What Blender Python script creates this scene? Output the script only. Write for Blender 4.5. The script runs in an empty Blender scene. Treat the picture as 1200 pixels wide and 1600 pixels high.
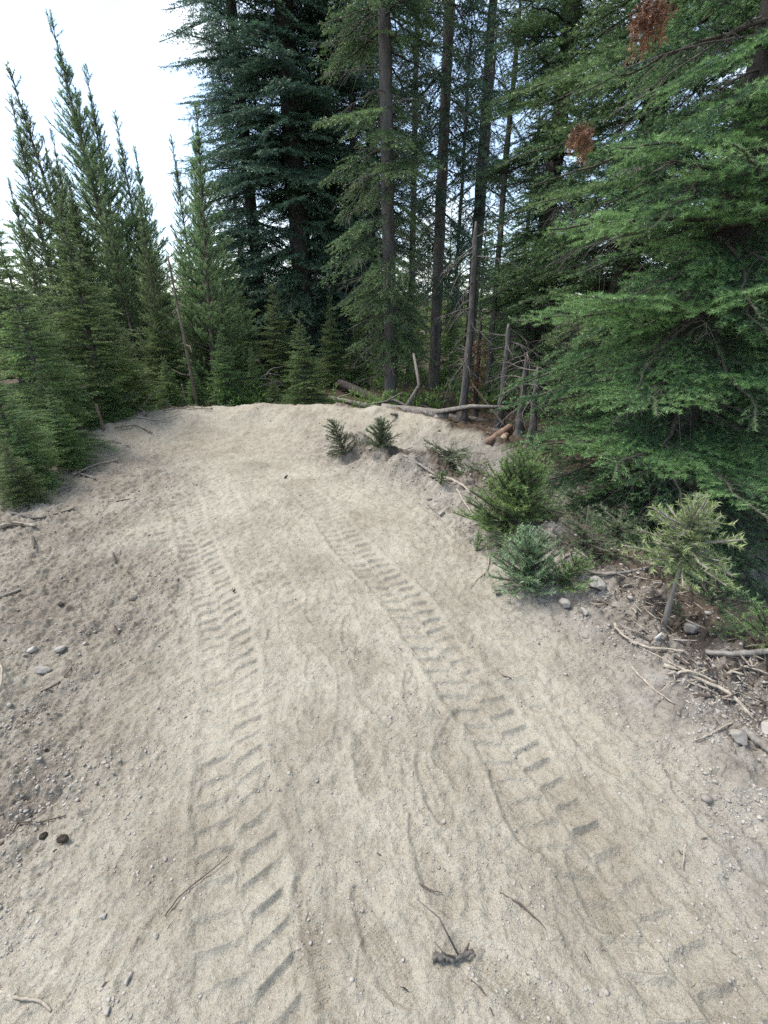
import bpy, math, random
import numpy as np
from mathutils import Vector

PI = math.pi
# ------------------------------------------------------------------ camera, world, sun
SC = bpy.context.scene
CAM_H = 1.5
PITCH = math.radians(23.2)
F = 700.0                      # focal length in pixels of the 1200 x 1600 photograph
cam_data = bpy.data.cameras.new("camera")
cam_data.sensor_fit = 'VERTICAL'
cam_data.sensor_height = 36.0
cam_data.lens = F / 1600 * 36.0
cam_data.clip_start = 0.05
cam_data.clip_end = 2000
cam = bpy.data.objects.new("camera", cam_data)
SC.collection.objects.link(cam)
cam.location = (0, 0, CAM_H)
cam.rotation_euler = (PI / 2 - PITCH, 0, 0)
SC.camera = cam

SUN_EL, SUN_AZ = math.radians(60), math.radians(-72)     # azimuth from +Y towards +X
world = bpy.data.worlds.new("World")
SC.world = world
world.use_nodes = True
nt = world.node_tree
nt.nodes.clear()
def N(tree, typ, **kw):
    n = tree.nodes.new(typ)
    for k, v in kw.items():
        setattr(n, k, v)
    return n
wo = N(nt, 'ShaderNodeOutputWorld')
bg = N(nt, 'ShaderNodeBackground'); bg.inputs['Strength'].default_value = 0.15
sky = N(nt, 'ShaderNodeTexSky', sky_type='NISHITA', sun_disc=False, sun_elevation=SUN_EL, sun_rotation=SUN_AZ)
tc = N(nt, 'ShaderNodeTexCoord')
mp = N(nt, 'ShaderNodeMapping'); mp.inputs['Scale'].default_value = (1.0, 1.0, 2.2)
mp.inputs['Location'].default_value = (1.3, .2, .4)
nz = N(nt, 'ShaderNodeTexNoise'); nz.inputs['Scale'].default_value = 3.0; nz.inputs['Detail'].default_value = 7; nz.inputs['Roughness'].default_value = .55
rp = N(nt, 'ShaderNodeValToRGB')
rp.color_ramp.elements[0].position = .49; rp.color_ramp.elements[0].color = (0.12, 0.12, 0.12, 1)
rp.color_ramp.elements[1].position = .66; rp.color_ramp.elements[1].color = (1, 1, 1, 1)
mx = N(nt, 'ShaderNodeMix', data_type='RGBA')
mx.inputs['B'].default_value = (5.6, 5.9, 5.9, 1)
L = nt.links.new
L(tc.outputs['Generated'], mp.inputs['Vector']); L(mp.outputs[0], nz.inputs['Vector']); L(nz.outputs['Fac'], rp.inputs[0])
L(rp.outputs[0], mx.inputs['Factor']); L(sky.outputs[0], mx.inputs['A']); L(mx.outputs['Result'], bg.inputs['Color']); L(bg.outputs[0], wo.inputs[0])

sun_data = bpy.data.lights.new("sun", 'SUN')
sun_data.energy = 2.3
sun_data.angle = math.radians(22)
sun_data.color = (1.0, 0.94, 0.85)
sun = bpy.data.objects.new("sun", sun_data)
SC.collection.objects.link(sun)
sd = Vector((math.sin(SUN_AZ) * math.cos(SUN_EL), math.cos(SUN_AZ) * math.cos(SUN_EL), math.sin(SUN_EL)))
sun.rotation_euler = sd.to_track_quat('Z', 'Y').to_euler()

SC.view_settings.view_transform = 'Standard'
SC.view_settings.look = 'None'
SC.view_settings.gamma = 1
SC.view_settings.use_curve_mapping = False
SC.view_settings.exposure = 1.24
SC.render.engine = 'CYCLES'
SC.cycles.use_denoising = False
SC.cycles.max_bounces = 6
SC.cycles.diffuse_bounces = 3
SC.cycles.glossy_bounces = 1
SC.cycles.transmission_bounces = 3
SC.cycles.caustics_reflective = False
SC.cycles.caustics_refractive = False

# ------------------------------------------------------------------ noise and terrain
def _hash(ix, iy, seed):
    h = (ix.astype(np.int64) * 374761393 + iy.astype(np.int64) * 668265263 + seed * 1442695041) & 0xffffffff
    h = ((h ^ (h >> 13)) * 1274126177) & 0xffffffff
    return ((h ^ (h >> 16)) & 0xffff) / 65535.0
def perlin(x, y, seed=0):
    x = np.asarray(x, float); y = np.asarray(y, float)
    x0 = np.floor(x); y0 = np.floor(y); fx = x - x0; fy = y - y0
    u = fx * fx * fx * (fx * (fx * 6 - 15) + 10); v = fy * fy * fy * (fy * (fy * 6 - 15) + 10)
    def g(dx, dy):
        a = _hash(x0 + dx, y0 + dy, seed) * 2 * PI
        return np.cos(a) * (fx - dx) + np.sin(a) * (fy - dy)
    a = g(0, 0) * (1 - u) + g(1, 0) * u
    b = g(0, 1) * (1 - u) + g(1, 1) * u
    return (a * (1 - v) + b * v) * 1.5
def fbm(x, y, s, oct=4, seed=0, rough=.5):
    r = 0; a = 1
    for i in range(oct):
        r = r + a * perlin(x / s, y / s, seed + i * 17); s *= .5; a *= rough
    return r
def smooth(a, b, x):
    t = np.clip((x - a) / (b - a), 0, 1)
    return t * t * (3 - 2 * t)
def ray(px, py):
    cx = (px - 600) / F; cy = (800 - py) / F
    c, s = math.cos(PITCH), math.sin(PITCH)
    return np.array([cx, c + cy * s, -s + cy * c])
def at_y(px, py, D):
    d = ray(px, py); k = D / d[1]
    return Vector((d[0] * k, D, CAM_H + d[2] * k))
def flat(px, py, z=0.0):
    d = ray(px, py); k = (z - CAM_H) / d[2]
    return d[0] * k, d[1] * k
def poly_dist(x, y, pts, vals=None):
    """unsigned distance, side (+ right of the line) and interpolated value along a polyline"""
    best = np.full(np.shape(x), 1e9); side = np.zeros(np.shape(x)); val = np.zeros(np.shape(x)); par = np.zeros(np.shape(x))
    acc = 0
    for i in range(len(pts) - 1):
        ax, ay = pts[i]; bx, by = pts[i + 1]; dx, dy = bx - ax, by - ay; l2 = dx * dx + dy * dy
        t = np.clip(((x - ax) * dx + (y - ay) * dy) / l2, 0, 1)
        ex = x - ax - t * dx; ey = y - ay - t * dy
        d = np.hypot(ex, ey); m = d < best
        best = np.where(m, d, best); side = np.where(m, np.sign(dy * ex - dx * ey), side)
        if vals is not None:
            val = np.where(m, vals[i] * (1 - t) + vals[i + 1] * t, val)
        par = np.where(m, acc + t * math.sqrt(l2), par); acc += math.sqrt(l2)
    return best, side, val, par

CREST = [(-4.7, 1.2), (-4.0, 3.0), (-3.95, 4.7), (-4.05, 6.1), (-3.4, 7.0), (-2.2, 7.25), (-.9, 7.15), (0, 6.85), (.73, 6.3), (1.2, 5.65), (1.75, 5.15), (2.9, 4.9), (5, 4.6)]
CREST_Z = [.05, .07, .09, .15, .22, .26, .27, .26, .20, .12, .02, -.28, -.5]
MOUND = [(-.62, 5.75), (-.45, 5.35), (-.1, 4.9), (.42, 4.3), (.78, 3.75), (1.06, 3.0), (1.32, 2.2), (1.45, 1.7), (1.62, 1.0), (2.1, 0), (2.8, -2), (3, -6)]
MOUND_Z = [.06, .22, .28, .27, .24, .21, .19, .17, .15, .14, .14, .14]
LT = np.array([(.30, -.25), (.487, -.305), (.74, -.41), (1.0, -.507), (1.28, -.607), (1.62, -.70), (2.13, -.93), (2.62, -1.2), (3.1, -1.47), (3.8, -1.8), (4.55, -2.18), (5.3, -2.5)])
RT = np.array([(.30, .86), (.487, .82), (.74, .726), (1.0, .60), (1.28, .53), (1.58, .41), (1.845, .294), (2.2, .186), (2.47, .04), (2.9, -.19), (3.5, -.43), (4.05, -.74), (4.65, -1.1), (5.3, -1.5)])

def tread(x, y, tr, off, width, pitch, seed, y0, y1, depth, chev=.35, corr=1.0):
    yy = np.linspace(-.5, 6.5, 1401)
    xs = np.interp(yy, tr[:, 0], tr[:, 1])
    k = np.ones(81) / 81; xp = np.concatenate([np.full(40, xs[0]), xs, np.full(40, xs[-1])]); xs = np.convolve(xp, k, 'valid')
    dxy = np.gradient(xs, yy); s = np.concatenate([[0], np.cumsum(np.hypot(np.diff(xs), np.diff(yy)))])
    xc = np.interp(y, yy, xs); th = np.interp(y, yy, dxy); S = np.interp(y, yy, s)
    c = 1 / np.sqrt(1 + th * th)
    u = (x - xc) * c - off
    S = S + corr * (x - xc) * c * th + .009 * fbm(x, y, .14, 3, seed) + .012 * perlin(x / .5, y / .5, seed + 2)
    u = u + .013 * fbm(x, y, .2, 3, seed + 5)
    h = np.zeros(np.shape(x))
    w2 = width / 2
    for sgn in (-1, 1):
        uu = u * sgn                      # 0 at centre .. w2 at the edge
        a = S / pitch - (uu * chev * (1 if sgn > 0 else .25)) / pitch * 1.0 + (.5 if sgn > 0 else 0)
        f = a - np.floor(a)
        cell = np.floor(a)
        dv = .75 + .40 * _hash(cell, cell * 0 + sgn, seed)
        across = smooth(.004, .018, uu) * (1 - smooth(w2 - .014, w2 - .003, uu))
        prof = -(f ** 1.25) * (1 - smooth(.76, .99, f))
        rim = .35 * np.exp(-((f - .02) / .05) ** 2) + .35 * np.exp(-((f - 1.02) / .05) ** 2)
        h = h + depth * (prof * dv + rim) * across
    inside = 1 - smooth(w2 - .01, w2 + .05, np.abs(u))
    h = h - depth * .35 * np.clip(.6 + 1.2 * perlin(x / .2, y / .2, seed + 30), 0, 1.3) * np.exp(-((u - .004) / .008) ** 2) - depth * .25 * inside + depth * .35 * np.exp(-((np.abs(u) - w2 - .015) / .016) ** 2)
    fade = smooth(y0, y0 + .2, y) * (1 - smooth(y1 - .7, y1, y)) * np.clip(.92 + 1.0 * fbm(x, y, .55, 3, seed + 9), .62, 1.15)
    return h * fade, inside * fade

PRINTS = [  # heel pixel, toe pixel, width, depth
    ((765, 1190), (850, 1335), .105, 1.0), ((655, 1175), (705, 1285), .10, .8), ((560, 1150), (585, 1240), .09, .6), ((318, 1195), (322, 1285), .10, .5),
    ((715, 1110), (690, 1190), .09, .5), ((650, 1290), (700, 1410), .10, .7), ((545, 955), (550, 1020), .10, .6), ((480, 930), (500, 985), .09, .6),
    ((885, 1120), (960, 1200), .10, .6), ((1040, 1200), (1150, 1330), .11, .8), ((560, 1400), (640, 1560), .10, .7), ((470, 1390), (500, 1560), .10, .6),
    ((640, 1040), (650, 1110), .09, .5), ((900, 1340), (960, 1440), .10, .6), ((730, 1480), (860, 1590), .10, .5), ((430, 1180), (420, 1250), .09, .3)]
def prints(x, y):
    h = np.zeros(np.shape(x))
    for i, (a, b, w, dp) in enumerate(PRINTS):
        ax, ay = flat(*a); bx, by = flat(*b)
        ln = math.hypot(bx - ax, by - ay); m = .29 / max(ln, .01)
        m = min(1.4, max(.6, m)); cx, cy = (ax + bx) / 2, (ay + by) / 2
        ax, ay, bx, by = cx + (ax - cx) * m, cy + (ay - cy) * m, cx + (bx - cx) * m, cy + (by - cy) * m
        ln = math.hypot(bx - ax, by - ay)
        tx, ty = (bx - ax) / ln, (by - ay) / ln
        near = (np.abs(x - cx) < .35) & (np.abs(y - cy) < .35)
        X = x[near] - ax; Y = y[near] - ay
        s = (X * tx + Y * ty) / ln; u = X * ty - Y * tx
        ww = w / 2 * (.72 + .28 * np.sin(np.clip(s * 1.25 - .35, -.5, 1.6) * PI * .9))
        ends = np.sqrt(np.clip(1 - np.clip(np.abs(s - .5) / .52, 0, 1) ** 4, 0, 1))
        sd_ = np.abs(u) - ww * ends * (1 + .1 * perlin(X / .06, Y / .06, i))
        sd_ = np.where((s < -.02) | (s > 1.02), np.maximum(sd_, .012), sd_)
        ins = 1 - smooth(-.012, .010, sd_)
        grid = .0026 * np.sin(u * 2 * PI / .013 + s * ln * 2 * PI / .013) * np.sin(-u * 2 * PI / .013 + s * ln * 2 * PI / .013)
        side = np.where(u > 0, 1.0, .55)
        g = -.011 * dp * ins + grid * ins * (1 - smooth(-.02, -.008, sd_)) + .0045 * dp * side * np.exp(-((sd_ - .010) / .011) ** 2) * smooth(-.1, .05, s) * (1 - smooth(.95, 1.1, s))
        h[near] += g
    return h

def macro(x, y):
    """large shape of the land and the zone masks"""
    x = np.asarray(x, float); y = np.asarray(y, float)
    cd, cs, cz, _ = poly_dist(x, y, CREST, CREST_Z)
    sdc = cd * -cs                      # + outside (beyond the berm), - inside
    cz = cz + .05 * fbm(x, y, .55, 3, 15) * (cz > .02)
    md, ms, mz, _ = poly_dist(x, y, MOUND, MOUND_Z)
    sm = md * -ms                       # + right of the mound
    # inner face of the berm and outer drop
    inner = np.where(sdc < 0, cz * (1 - smooth(0, 1.15, cd)) - .05 * np.exp(-((cd - 1.3) / .6) ** 2), 0)
    outf = -.06 + .14 * fbm(x, y, 3.0, 3, 3) + .03 * np.maximum(y - 9, 0) * .3
    outf = np.where(x < -3, outf * .6 + .08, outf)
    outf = np.minimum(outf, .35 + .25 * smooth(10, 40, y)) + 0
    outer = cz + (outf - cz) * smooth(0, .9, cd)
    h = np.where(sdc < 0, inner, outer)
    h_trail = h
    # low ground on the right of the mound
    low = -.50 * smooth(.25, 1.5, sm) * (1 - smooth(4.6, 6.4, y)) * smooth(-4, -1, y + 2) * (sm > 0)
    w = 1 - smooth(-.3, .6, sdc)
    h = h + low * w
    # the mound itself
    lump = 1 + .6 * fbm(x, y, .42, 3, 11, .45)
    h = h + mz * np.exp(-(md / np.where(sm < 0, .30, .42)) ** 2) * lump * w
    # zone masks
    forest = smooth(.0, .28, sdc + .12 * fbm(x, y, .5, 3, 21))
    low_dirt = smooth(1.75, 2.1, sm + .12 * fbm(x, y, .4, 2, 8)) * (1 - smooth(3.4, 3.9, sm + .15 * fbm(x, y, .6, 2, 9)))
    duff = smooth(-.14, .14, sm + .1 * fbm(x, y, .3, 3, 31)) * (1 - smooth(4.3, 5.2, y)) * (1 - low_dirt)
    forest = np.maximum(forest, np.clip(duff, 0, 1) * .88)
    moundm = np.exp(-(md / .42) ** 2) * w
    left = smooth(-.95, -1.9, x + .22 * (y - 2.0) + .45 * fbm(x, y, .9, 3, 41)) * (1 - smooth(4.6, 6.5, y))
    grey = smooth(.18, .62, x - (1.02 - .36 * np.clip(y - 1.2, 0, 3)) * .72 + .18 * fbm(x, y, .5, 3, 51)) * (1 - smooth(5.3, 6.3, y))
    return h, forest, moundm, left, grey, sdc, sm

def lanes(x, y):
    m = np.zeros(np.shape(x))
    for tr, o, w in ((LT, 0, .16), (LT, .33, .13), (RT, -.05, .17), (RT, .24, .12)):
        c = np.interp(y, tr[:, 0], tr[:, 1]); th = np.interp(y, tr[:-1, 0], np.diff(tr[:, 1]) / np.diff(tr[:, 0]))
        u = (x - c) / np.sqrt(1 + th * th) - o
        m = np.maximum(m, 1 - smooth(w * .75, w * 1.25, np.abs(u + .03 * perlin(x / .3, y / .3, 140))))
    return m * (1 - smooth(4.6, 5.4, y))
def height(x, y, fine=True):
    x = np.asarray(x, float); y = np.asarray(y, float)
    h, forest, moundm, left, grey, sdc, sm = macro(x, y)
    rough = .25 + .9 * left + 1.6 * moundm + 1.0 * forest
    h = h + .022 * fbm(x, y, .9, 2, 61) + rough * .016 * fbm(x, y, .28, 4, 71, .55)
    if not fine:
        return h
    near = (np.abs(x) < 5.2) & (y < 9) & (y > -.5)
    xn, yn = x[near], y[near]
    a, ia = tread(xn, yn, LT, 0, .25, .083, 3, .1, 5.2, .0150)
    b, ib = tread(xn, yn, LT, .33, .22, .083, 4, 2.0, 5.0, .008)
    c, ic = tread(xn, yn, RT, -.05, .26, .083, 5, .1, 4.9, .0175, .3, .15)
    d, idd = tread(xn, yn, RT, .24, .20, .083, 6, .9, 2.6, .007, .3, .15)
    e, ie = tread(xn, yn, LT, .20, .20, .09, 8, .9, 1.5, .008, .6)
    c = c * (1 + .15 * (1 - smooth(.8, 1.6, yn)))
    msk = (1 - .9 * forest[near]) * (1 - .8 * moundm[near])
    # soft ridges left between the tracks, running along the trail
    wx = xn + .10 * fbm(xn, yn, .35, 2, 81); wy = yn + .1 * fbm(xn, yn, .4, 2, 82)
    r = 1 - np.abs(perlin(wx / .16, wy / .62, 83)) * 2.6
    r = np.clip(r, 0, 1) ** 5
    rr = 1 - np.abs(perlin(wx / .10, wy / .22, 84)) * 2.6
    rr = np.clip(rr, 0, 1) ** 4
    sf = 1 - np.clip(ia + ic, 0, 1) * .8
    # low clods and scuffs, stronger towards the left and on the berm
    cl = fbm(xn, yn, .17, 4, 120, .6); hn0 = (.010 * left[near] + .007 * smooth(4.2, 6.0, yn) + .015 * moundm[near] + .014 * forest[near] + .003) * cl
    hn = hn0 + (a + b + c + d + e) * msk + prints(xn, yn) * msk
    patch = np.clip(.5 + 1.4 * perlin(xn / .6, yn / .7, 86), 0, 1)
    hn += sf * (.0062 * r * patch + .004 * rr * (1 - patch)) * (1 - moundm[near])
    hn += (.0065 + .012 * left[near] + .012 * moundm[near] + .01 * forest[near]) * fbm(xn, yn, .07, 4, 91, .62) * (.6 + .4 * sf)
    crumb = np.clip(perlin(xn / .022, yn / .022, 95) - .18, 0, 1) + np.clip(perlin(xn / .011, yn / .011, 96) - .2, 0, 1) * .5
    hn += (1 - .75 * lanes(xn, yn)) * crumb * (.003 + .008 * np.clip(fbm(xn, yn, .3, 2, 97), 0, 1) + .012 * left[near] + .018 * moundm[near] + .006 * grey[near])
    h = h.copy(); h[near] += hn
    return h

def ground_at(px, py):
    d = ray(px, py); t = 1.0
    ts = np.arange(.5, 40, .02)
    xs, ys, zs = d[0] * ts, d[1] * ts, CAM_H + d[2] * ts
    hz = height(xs, ys, False)
    k = np.argmax(zs < hz)
    return Vector((xs[k], ys[k], hz[k]))
def gz(x, y):
    return float(height(np.array([x]), np.array([y]), False)[0])

# ------------------------------------------------------------------ mesh helpers
def new_mesh(name, verts, faces_flat, sizes, attrs=None, smooth_=False):
    me = bpy.data.meshes.new(name)
    verts = np.asarray(verts, np.float32).reshape(-1, 3)
    faces_flat = np.asarray(faces_flat, np.int32); sizes = np.asarray(sizes, np.int32)
    me.vertices.add(len(verts)); me.vertices.foreach_set('co', verts.ravel())
    me.loops.add(len(faces_flat)); me.loops.foreach_set('vertex_index', faces_flat)
    me.polygons.add(len(sizes))
    st = np.concatenate([[0], np.cumsum(sizes)[:-1]]).astype(np.int32)
    me.polygons.foreach_set('loop_start', st)
    me.polygons.foreach_set('loop_total', sizes)
    if smooth_:
        me.polygons.foreach_set('use_smooth', np.ones(len(sizes), bool))
    for k, v in (attrs or {}).items():
        a = me.attributes.new(k, 'FLOAT', 'POINT'); a.data.foreach_set('value', np.asarray(v, np.float32))
    me.update(calc_edges=True)
    return me
def link(name, me, mat, parent=None):
    o = bpy.data.objects.new(name, me)
    if mat is not None and me is not None and not me.materials:
        me.materials.append(mat)
    SC.collection.objects.link(o)
    if parent is not None:
        o.parent = parent
    return o
def tag(o, label=None, cat=None, group=None, kind=None):
    if label: o['label'] = label
    if cat: o['category'] = cat
    if group: o['group'] = group
    if kind: o['kind'] = kind
    return o
def empty(name, loc=(0, 0, 0)):
    o = bpy.data.objects.new(name, None); SC.collection.objects.link(o); o.location = loc
    o.empty_display_size = .1
    return o

class MB:
    def __init__(s):
        s.v = []; s.f = []; s.z = []; s.a = []; s.n = 0
    def add(s, verts, faces, val=0.0):
        verts = np.asarray(verts, float).reshape(-1, 3); faces = np.asarray(faces, np.int64)
        s.v.append(verts); s.f.append((faces + s.n).ravel()); s.z.append(np.full(len(faces), faces.shape[1]))
        s.a.append(np.broadcast_to(np.asarray(val, float), (len(verts),))); s.n += len(verts)
    def mesh(s, name, sm=False):
        if not s.v:
            return None
        return new_mesh(name, np.concatenate(s.v), np.concatenate(s.f), np.concatenate(s.z), {'tint': np.concatenate(s.a)}, sm)
def tube(pts, rad, seg=8, rng=None, rough=0.0, cap=True):
    pts = np.asarray(pts, float); n = len(pts); rad = np.broadcast_to(np.asarray(rad, float), (n,))
    t = np.gradient(pts, axis=0); t /= np.linalg.norm(t, axis=1)[:, None] + 1e-9
    ref = np.array([0, 0, 1.0]) if abs(t[0, 2]) < .8 else np.array([1.0, 0, 0])
    a = np.cross(t, ref); a /= np.linalg.norm(a, axis=1)[:, None] + 1e-9
    b = np.cross(t, a)
    ang = np.arange(seg) * 2 * PI / seg
    r = rad[:, None] * np.ones(seg)
    if rng is not None and rough:
        r = r * (1 + rough * rng.standard_normal((n, seg)))
    v = pts[:, None] + r[..., None] * (np.cos(ang)[None, :, None] * a[:, None] + np.sin(ang)[None, :, None] * b[:, None])
    v = v.reshape(-1, 3)
    i = np.arange(n - 1)[:, None] * seg; j = np.arange(seg)[None]; j2 = (j + 1) % seg
    q = np.stack([i + j, i + j2, i + seg + j2, i + seg + j], -1).reshape(-1, 4)
    if cap:
        v = np.concatenate([v, pts[:1], pts[-1:]]); c0, c1 = n * seg, n * seg + 1
        jj = np.arange(seg); k2 = (jj + 1) % seg
        e0 = np.stack([np.full(seg, c0), k2, jj, np.full(seg, c0)], -1)[:, :3]
        e1 = np.stack([np.full(seg, c1), (n - 1) * seg + jj, (n - 1) * seg + k2], -1)
        return v, q, np.concatenate([e0, e1])
    return v, q, None
def add_tube(mb, pts, rad, seg=8, rng=None, rough=0.0, val=0.0, cap=True):
    v, q, e = tube(pts, rad, seg, rng, rough, cap)
    n0 = mb.n
    mb.add(v, q, val)
    if e is not None:
        mb.f.append((e + n0).ravel()); mb.z.append(np.full(len(e), 3))

# ------------------------------------------------------------------ materials
def mat(name):
    m = bpy.data.materials.new(name); m.use_nodes = True
    t = m.node_tree; t.nodes.clear()
    out = N(t, 'ShaderNodeOutputMaterial')
    return m, t, out
def ramp(t, stops):
    r = N(t, 'ShaderNodeValToRGB'); e = r.color_ramp.elements
    while len(e) < len(stops): e.new(.5)
    for i, (p, c) in enumerate(stops):
        e[i].position = p; e[i].color = (*c, 1)
    return r
def noise(t, scale, detail=4, rough=.5, vec=None):
    n = N(t, 'ShaderNodeTexNoise'); n.inputs['Scale'].default_value = scale
    n.inputs['Detail'].default_value = detail; n.inputs['Roughness'].default_value = rough
    if vec is not None: t.links.new(vec, n.inputs['Vector'])
    return n
def mixc(t, fac, a, b, blend='MIX'):
    m = N(t, 'ShaderNodeMix', data_type='RGBA', blend_type=blend)
    for k, v in (('Factor', fac), ('A', a), ('B', b)):
        if hasattr(v, 'is_output'): t.links.new(v, m.inputs[k])
        elif k == 'Factor': m.inputs[k].default_value = v
        else: m.inputs[k].default_value = (*v, 1)
    return m.outputs['Result']
def math_(t, op, a, b=0.0, c=None):
    m = N(t, 'ShaderNodeMath', operation=op)
    for i, v in enumerate([a, b] + ([c] if c is not None else [])):
        if hasattr(v, 'is_output'): t.links.new(v, m.inputs[i])
        else: m.inputs[i].default_value = v
    return m.outputs[0]
def attr(t, n):
    a = N(t, 'ShaderNodeAttribute'); a.attribute_name = n
    return a.outputs['Fac']

def needle_mat(name, dark, mid, tip, transl=.32):
    m, t, out = mat(name)
    a = attr(t, 'tint')
    oi = N(t, 'ShaderNodeObjectInfo')
    g = N(t, 'ShaderNodeTexCoord')
    nn = noise(t, 2.2, 2, .5, g.outputs['Object'])
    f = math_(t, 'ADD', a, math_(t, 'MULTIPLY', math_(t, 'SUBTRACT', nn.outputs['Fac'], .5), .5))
    r = ramp(t, [(0.12, dark), (.55, mid), (1.0, tip)])  # new growth lighter at the tips; shade inside the crown painted in too
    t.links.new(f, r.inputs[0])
    hs = N(t, 'ShaderNodeHueSaturation')
    t.links.new(math_(t, 'ADD', math_(t, 'MULTIPLY', oi.outputs['Random'], .035), .483), hs.inputs['Hue'])
    t.links.new(math_(t, 'ADD', math_(t, 'MULTIPLY', oi.outputs['Random'], .35), .85), hs.inputs['Value'])
    t.links.new(r.outputs[0], hs.inputs['Color'])
    d = N(t, 'ShaderNodeBsdfPrincipled'); d.inputs['Roughness'].default_value = .42
    d.inputs['Specular IOR Level'].default_value = .6
    t.links.new(hs.outputs[0], d.inputs['Base Color'])
    tr = N(t, 'ShaderNodeBsdfTranslucent'); t.links.new(hs.outputs[0], tr.inputs['Color'])
    ms = N(t, 'ShaderNodeMixShader'); ms.inputs[0].default_value = transl
    t.links.new(d.outputs[0], ms.inputs[1]); t.links.new(tr.outputs[0], ms.inputs[2]); t.links.new(ms.outputs[0], out.inputs[0])
    return m
M = {}
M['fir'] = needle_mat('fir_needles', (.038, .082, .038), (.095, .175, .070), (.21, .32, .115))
M['fir_blue'] = needle_mat('flare_blue_fir_needles', (.032, .072, .052), (.072, .145, .092), (.13, .23, .14))  # bluish cast of lens flare is painted into this needle colour
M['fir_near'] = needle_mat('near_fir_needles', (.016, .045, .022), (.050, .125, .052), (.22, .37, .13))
M['pine'] = needle_mat('pine_needles', (.065, .115, .052), (.155, .235, .098), (.27, .36, .155), .45)  # pale lift of lens flare is painted into the pine colour
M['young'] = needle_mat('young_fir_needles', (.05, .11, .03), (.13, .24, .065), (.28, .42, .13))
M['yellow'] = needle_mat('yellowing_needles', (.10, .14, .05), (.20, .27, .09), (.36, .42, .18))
M['fir_left'] = needle_mat('left_fir_needles', (.045, .095, .036), (.125, .215, .072), (.29, .42, .14), .4)  # lighter fir copy: the brighter light on the left is painted in
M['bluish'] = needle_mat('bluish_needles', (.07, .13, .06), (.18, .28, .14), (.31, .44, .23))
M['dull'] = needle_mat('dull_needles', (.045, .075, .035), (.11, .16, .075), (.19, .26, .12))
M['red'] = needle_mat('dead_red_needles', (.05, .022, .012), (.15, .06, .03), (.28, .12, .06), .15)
M['light'] = needle_mat('painted_sunlit_needles', (.06, .12, .03), (.16, .27, .065), (.30, .42, .12), .45)  # sunlight on the far trees is painted into these lighter greens

def bark_mat(name, c0, c1, c2, sc=1.0, bump=.6):
    m, t, out = mat(name)
    g = N(t, 'ShaderNodeTexCoord')
    mp = N(t, 'ShaderNodeMapping'); mp.inputs['Scale'].default_value = (14 * sc, 14 * sc, 4 * sc)
    t.links.new(g.outputs['Object'], mp.inputs[0])
    n1 = noise(t, 1.0, 8, .65, mp.outputs[0]); n2 = noise(t, 3.0, 4, .6, mp.outputs[0])
    v = N(t, 'ShaderNodeTexVoronoi'); v.inputs['Scale'].default_value = 1.8; t.links.new(mp.outputs[0], v.inputs['Vector'])
    r = ramp(t, [(.3, c0), (.5, c1), (.72, c2)]); t.links.new(n1.outputs['Fac'], r.inputs[0])
    col = mixc(t, math_(t, 'MULTIPLY', n2.outputs['Fac'], .6), r.outputs[0], c1)
    b = N(t, 'ShaderNodeBsdfPrincipled'); b.inputs['Roughness'].default_value = .9
    b.inputs['Specular IOR Level'].default_value = .2
    t.links.new(col, b.inputs['Base Color'])
    hh = math_(t, 'ADD', n1.outputs['Fac'], math_(t, 'MULTIPLY', v.outputs['Distance'], .6))
    bu = N(t, 'ShaderNodeBump'); bu.inputs['Strength'].default_value = bump; bu.inputs['Distance'].default_value = .03
    t.links.new(hh, bu.inputs['Height']); t.links.new(bu.outputs[0], b.inputs['Normal']); t.links.new(b.outputs[0], out.inputs[0])
    return m
M['bark'] = bark_mat('grey_bark', (.035, .030, .027), (.11, .10, .092), (.20, .185, .17))
M['bark_dark'] = bark_mat('dark_bark', (.022, .019, .018), (.06, .052, .048), (.12, .105, .095))
M['bark_pine'] = bark_mat('pine_bark', (.06, .045, .035), (.16, .125, .10), (.27, .22, .18))
M['deadwood'] = bark_mat('weathered_wood', (.07, .062, .055), (.19, .172, .15), (.36, .335, .30), 1.6, .4)
M['redwood'] = bark_mat('red_peeled_wood', (.09, .055, .04), (.20, .135, .10), (.32, .24, .18), 1.4, .4)
M['root'] = bark_mat('root_wood', (.14, .118, .092), (.30, .262, .212), (.50, .452, .382), 3, .3)
M['darkstick'] = bark_mat('dark_twig_bark', (.03, .025, .022), (.08, .065, .055), (.16, .13, .11), 3, .3)
M['twig'] = bark_mat('twig_bark', (.035, .030, .026), (.085, .072, .062), (.16, .14, .12), 2, .2)
M['deadtwig'] = bark_mat('dead_twig_bark', (.045, .040, .036), (.12, .105, .095), (.22, .20, .18), 2, .2)
M['cutwood'] = bark_mat('cut_wood', (.34, .24, .15), (.50, .38, .25), (.62, .50, .36), 2, .1)

def stone_mat(name, c0, c1):
    m, t, out = mat(name)
    g = N(t, 'ShaderNodeTexCoord'); oi = N(t, 'ShaderNodeObjectInfo')
    n1 = noise(t, 9, 8, .65, g.outputs['Object'])
    r = ramp(t, [(.3, c0), (.7, c1)]); t.links.new(n1.outputs['Fac'], r.inputs[0])
    col = mixc(t, math_(t, 'MULTIPLY', attr(t, 'tint'), .55), r.outputs[0], (.43, .405, .365))
    b = N(t, 'ShaderNodeBsdfPrincipled'); b.inputs['Roughness'].default_value = .9
    t.links.new(col, b.inputs['Base Color'])
    bu = N(t, 'ShaderNodeBump'); bu.inputs['Strength'].default_value = .4; bu.inputs['Distance'].default_value = .006
    n2 = noise(t, 60, 6, .6, g.outputs['Object'])
    t.links.new(n2.outputs['Fac'], bu.inputs['Height']); t.links.new(bu.outputs[0], b.inputs['Normal']); t.links.new(b.outputs[0], out.inputs[0])
    return m
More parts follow.
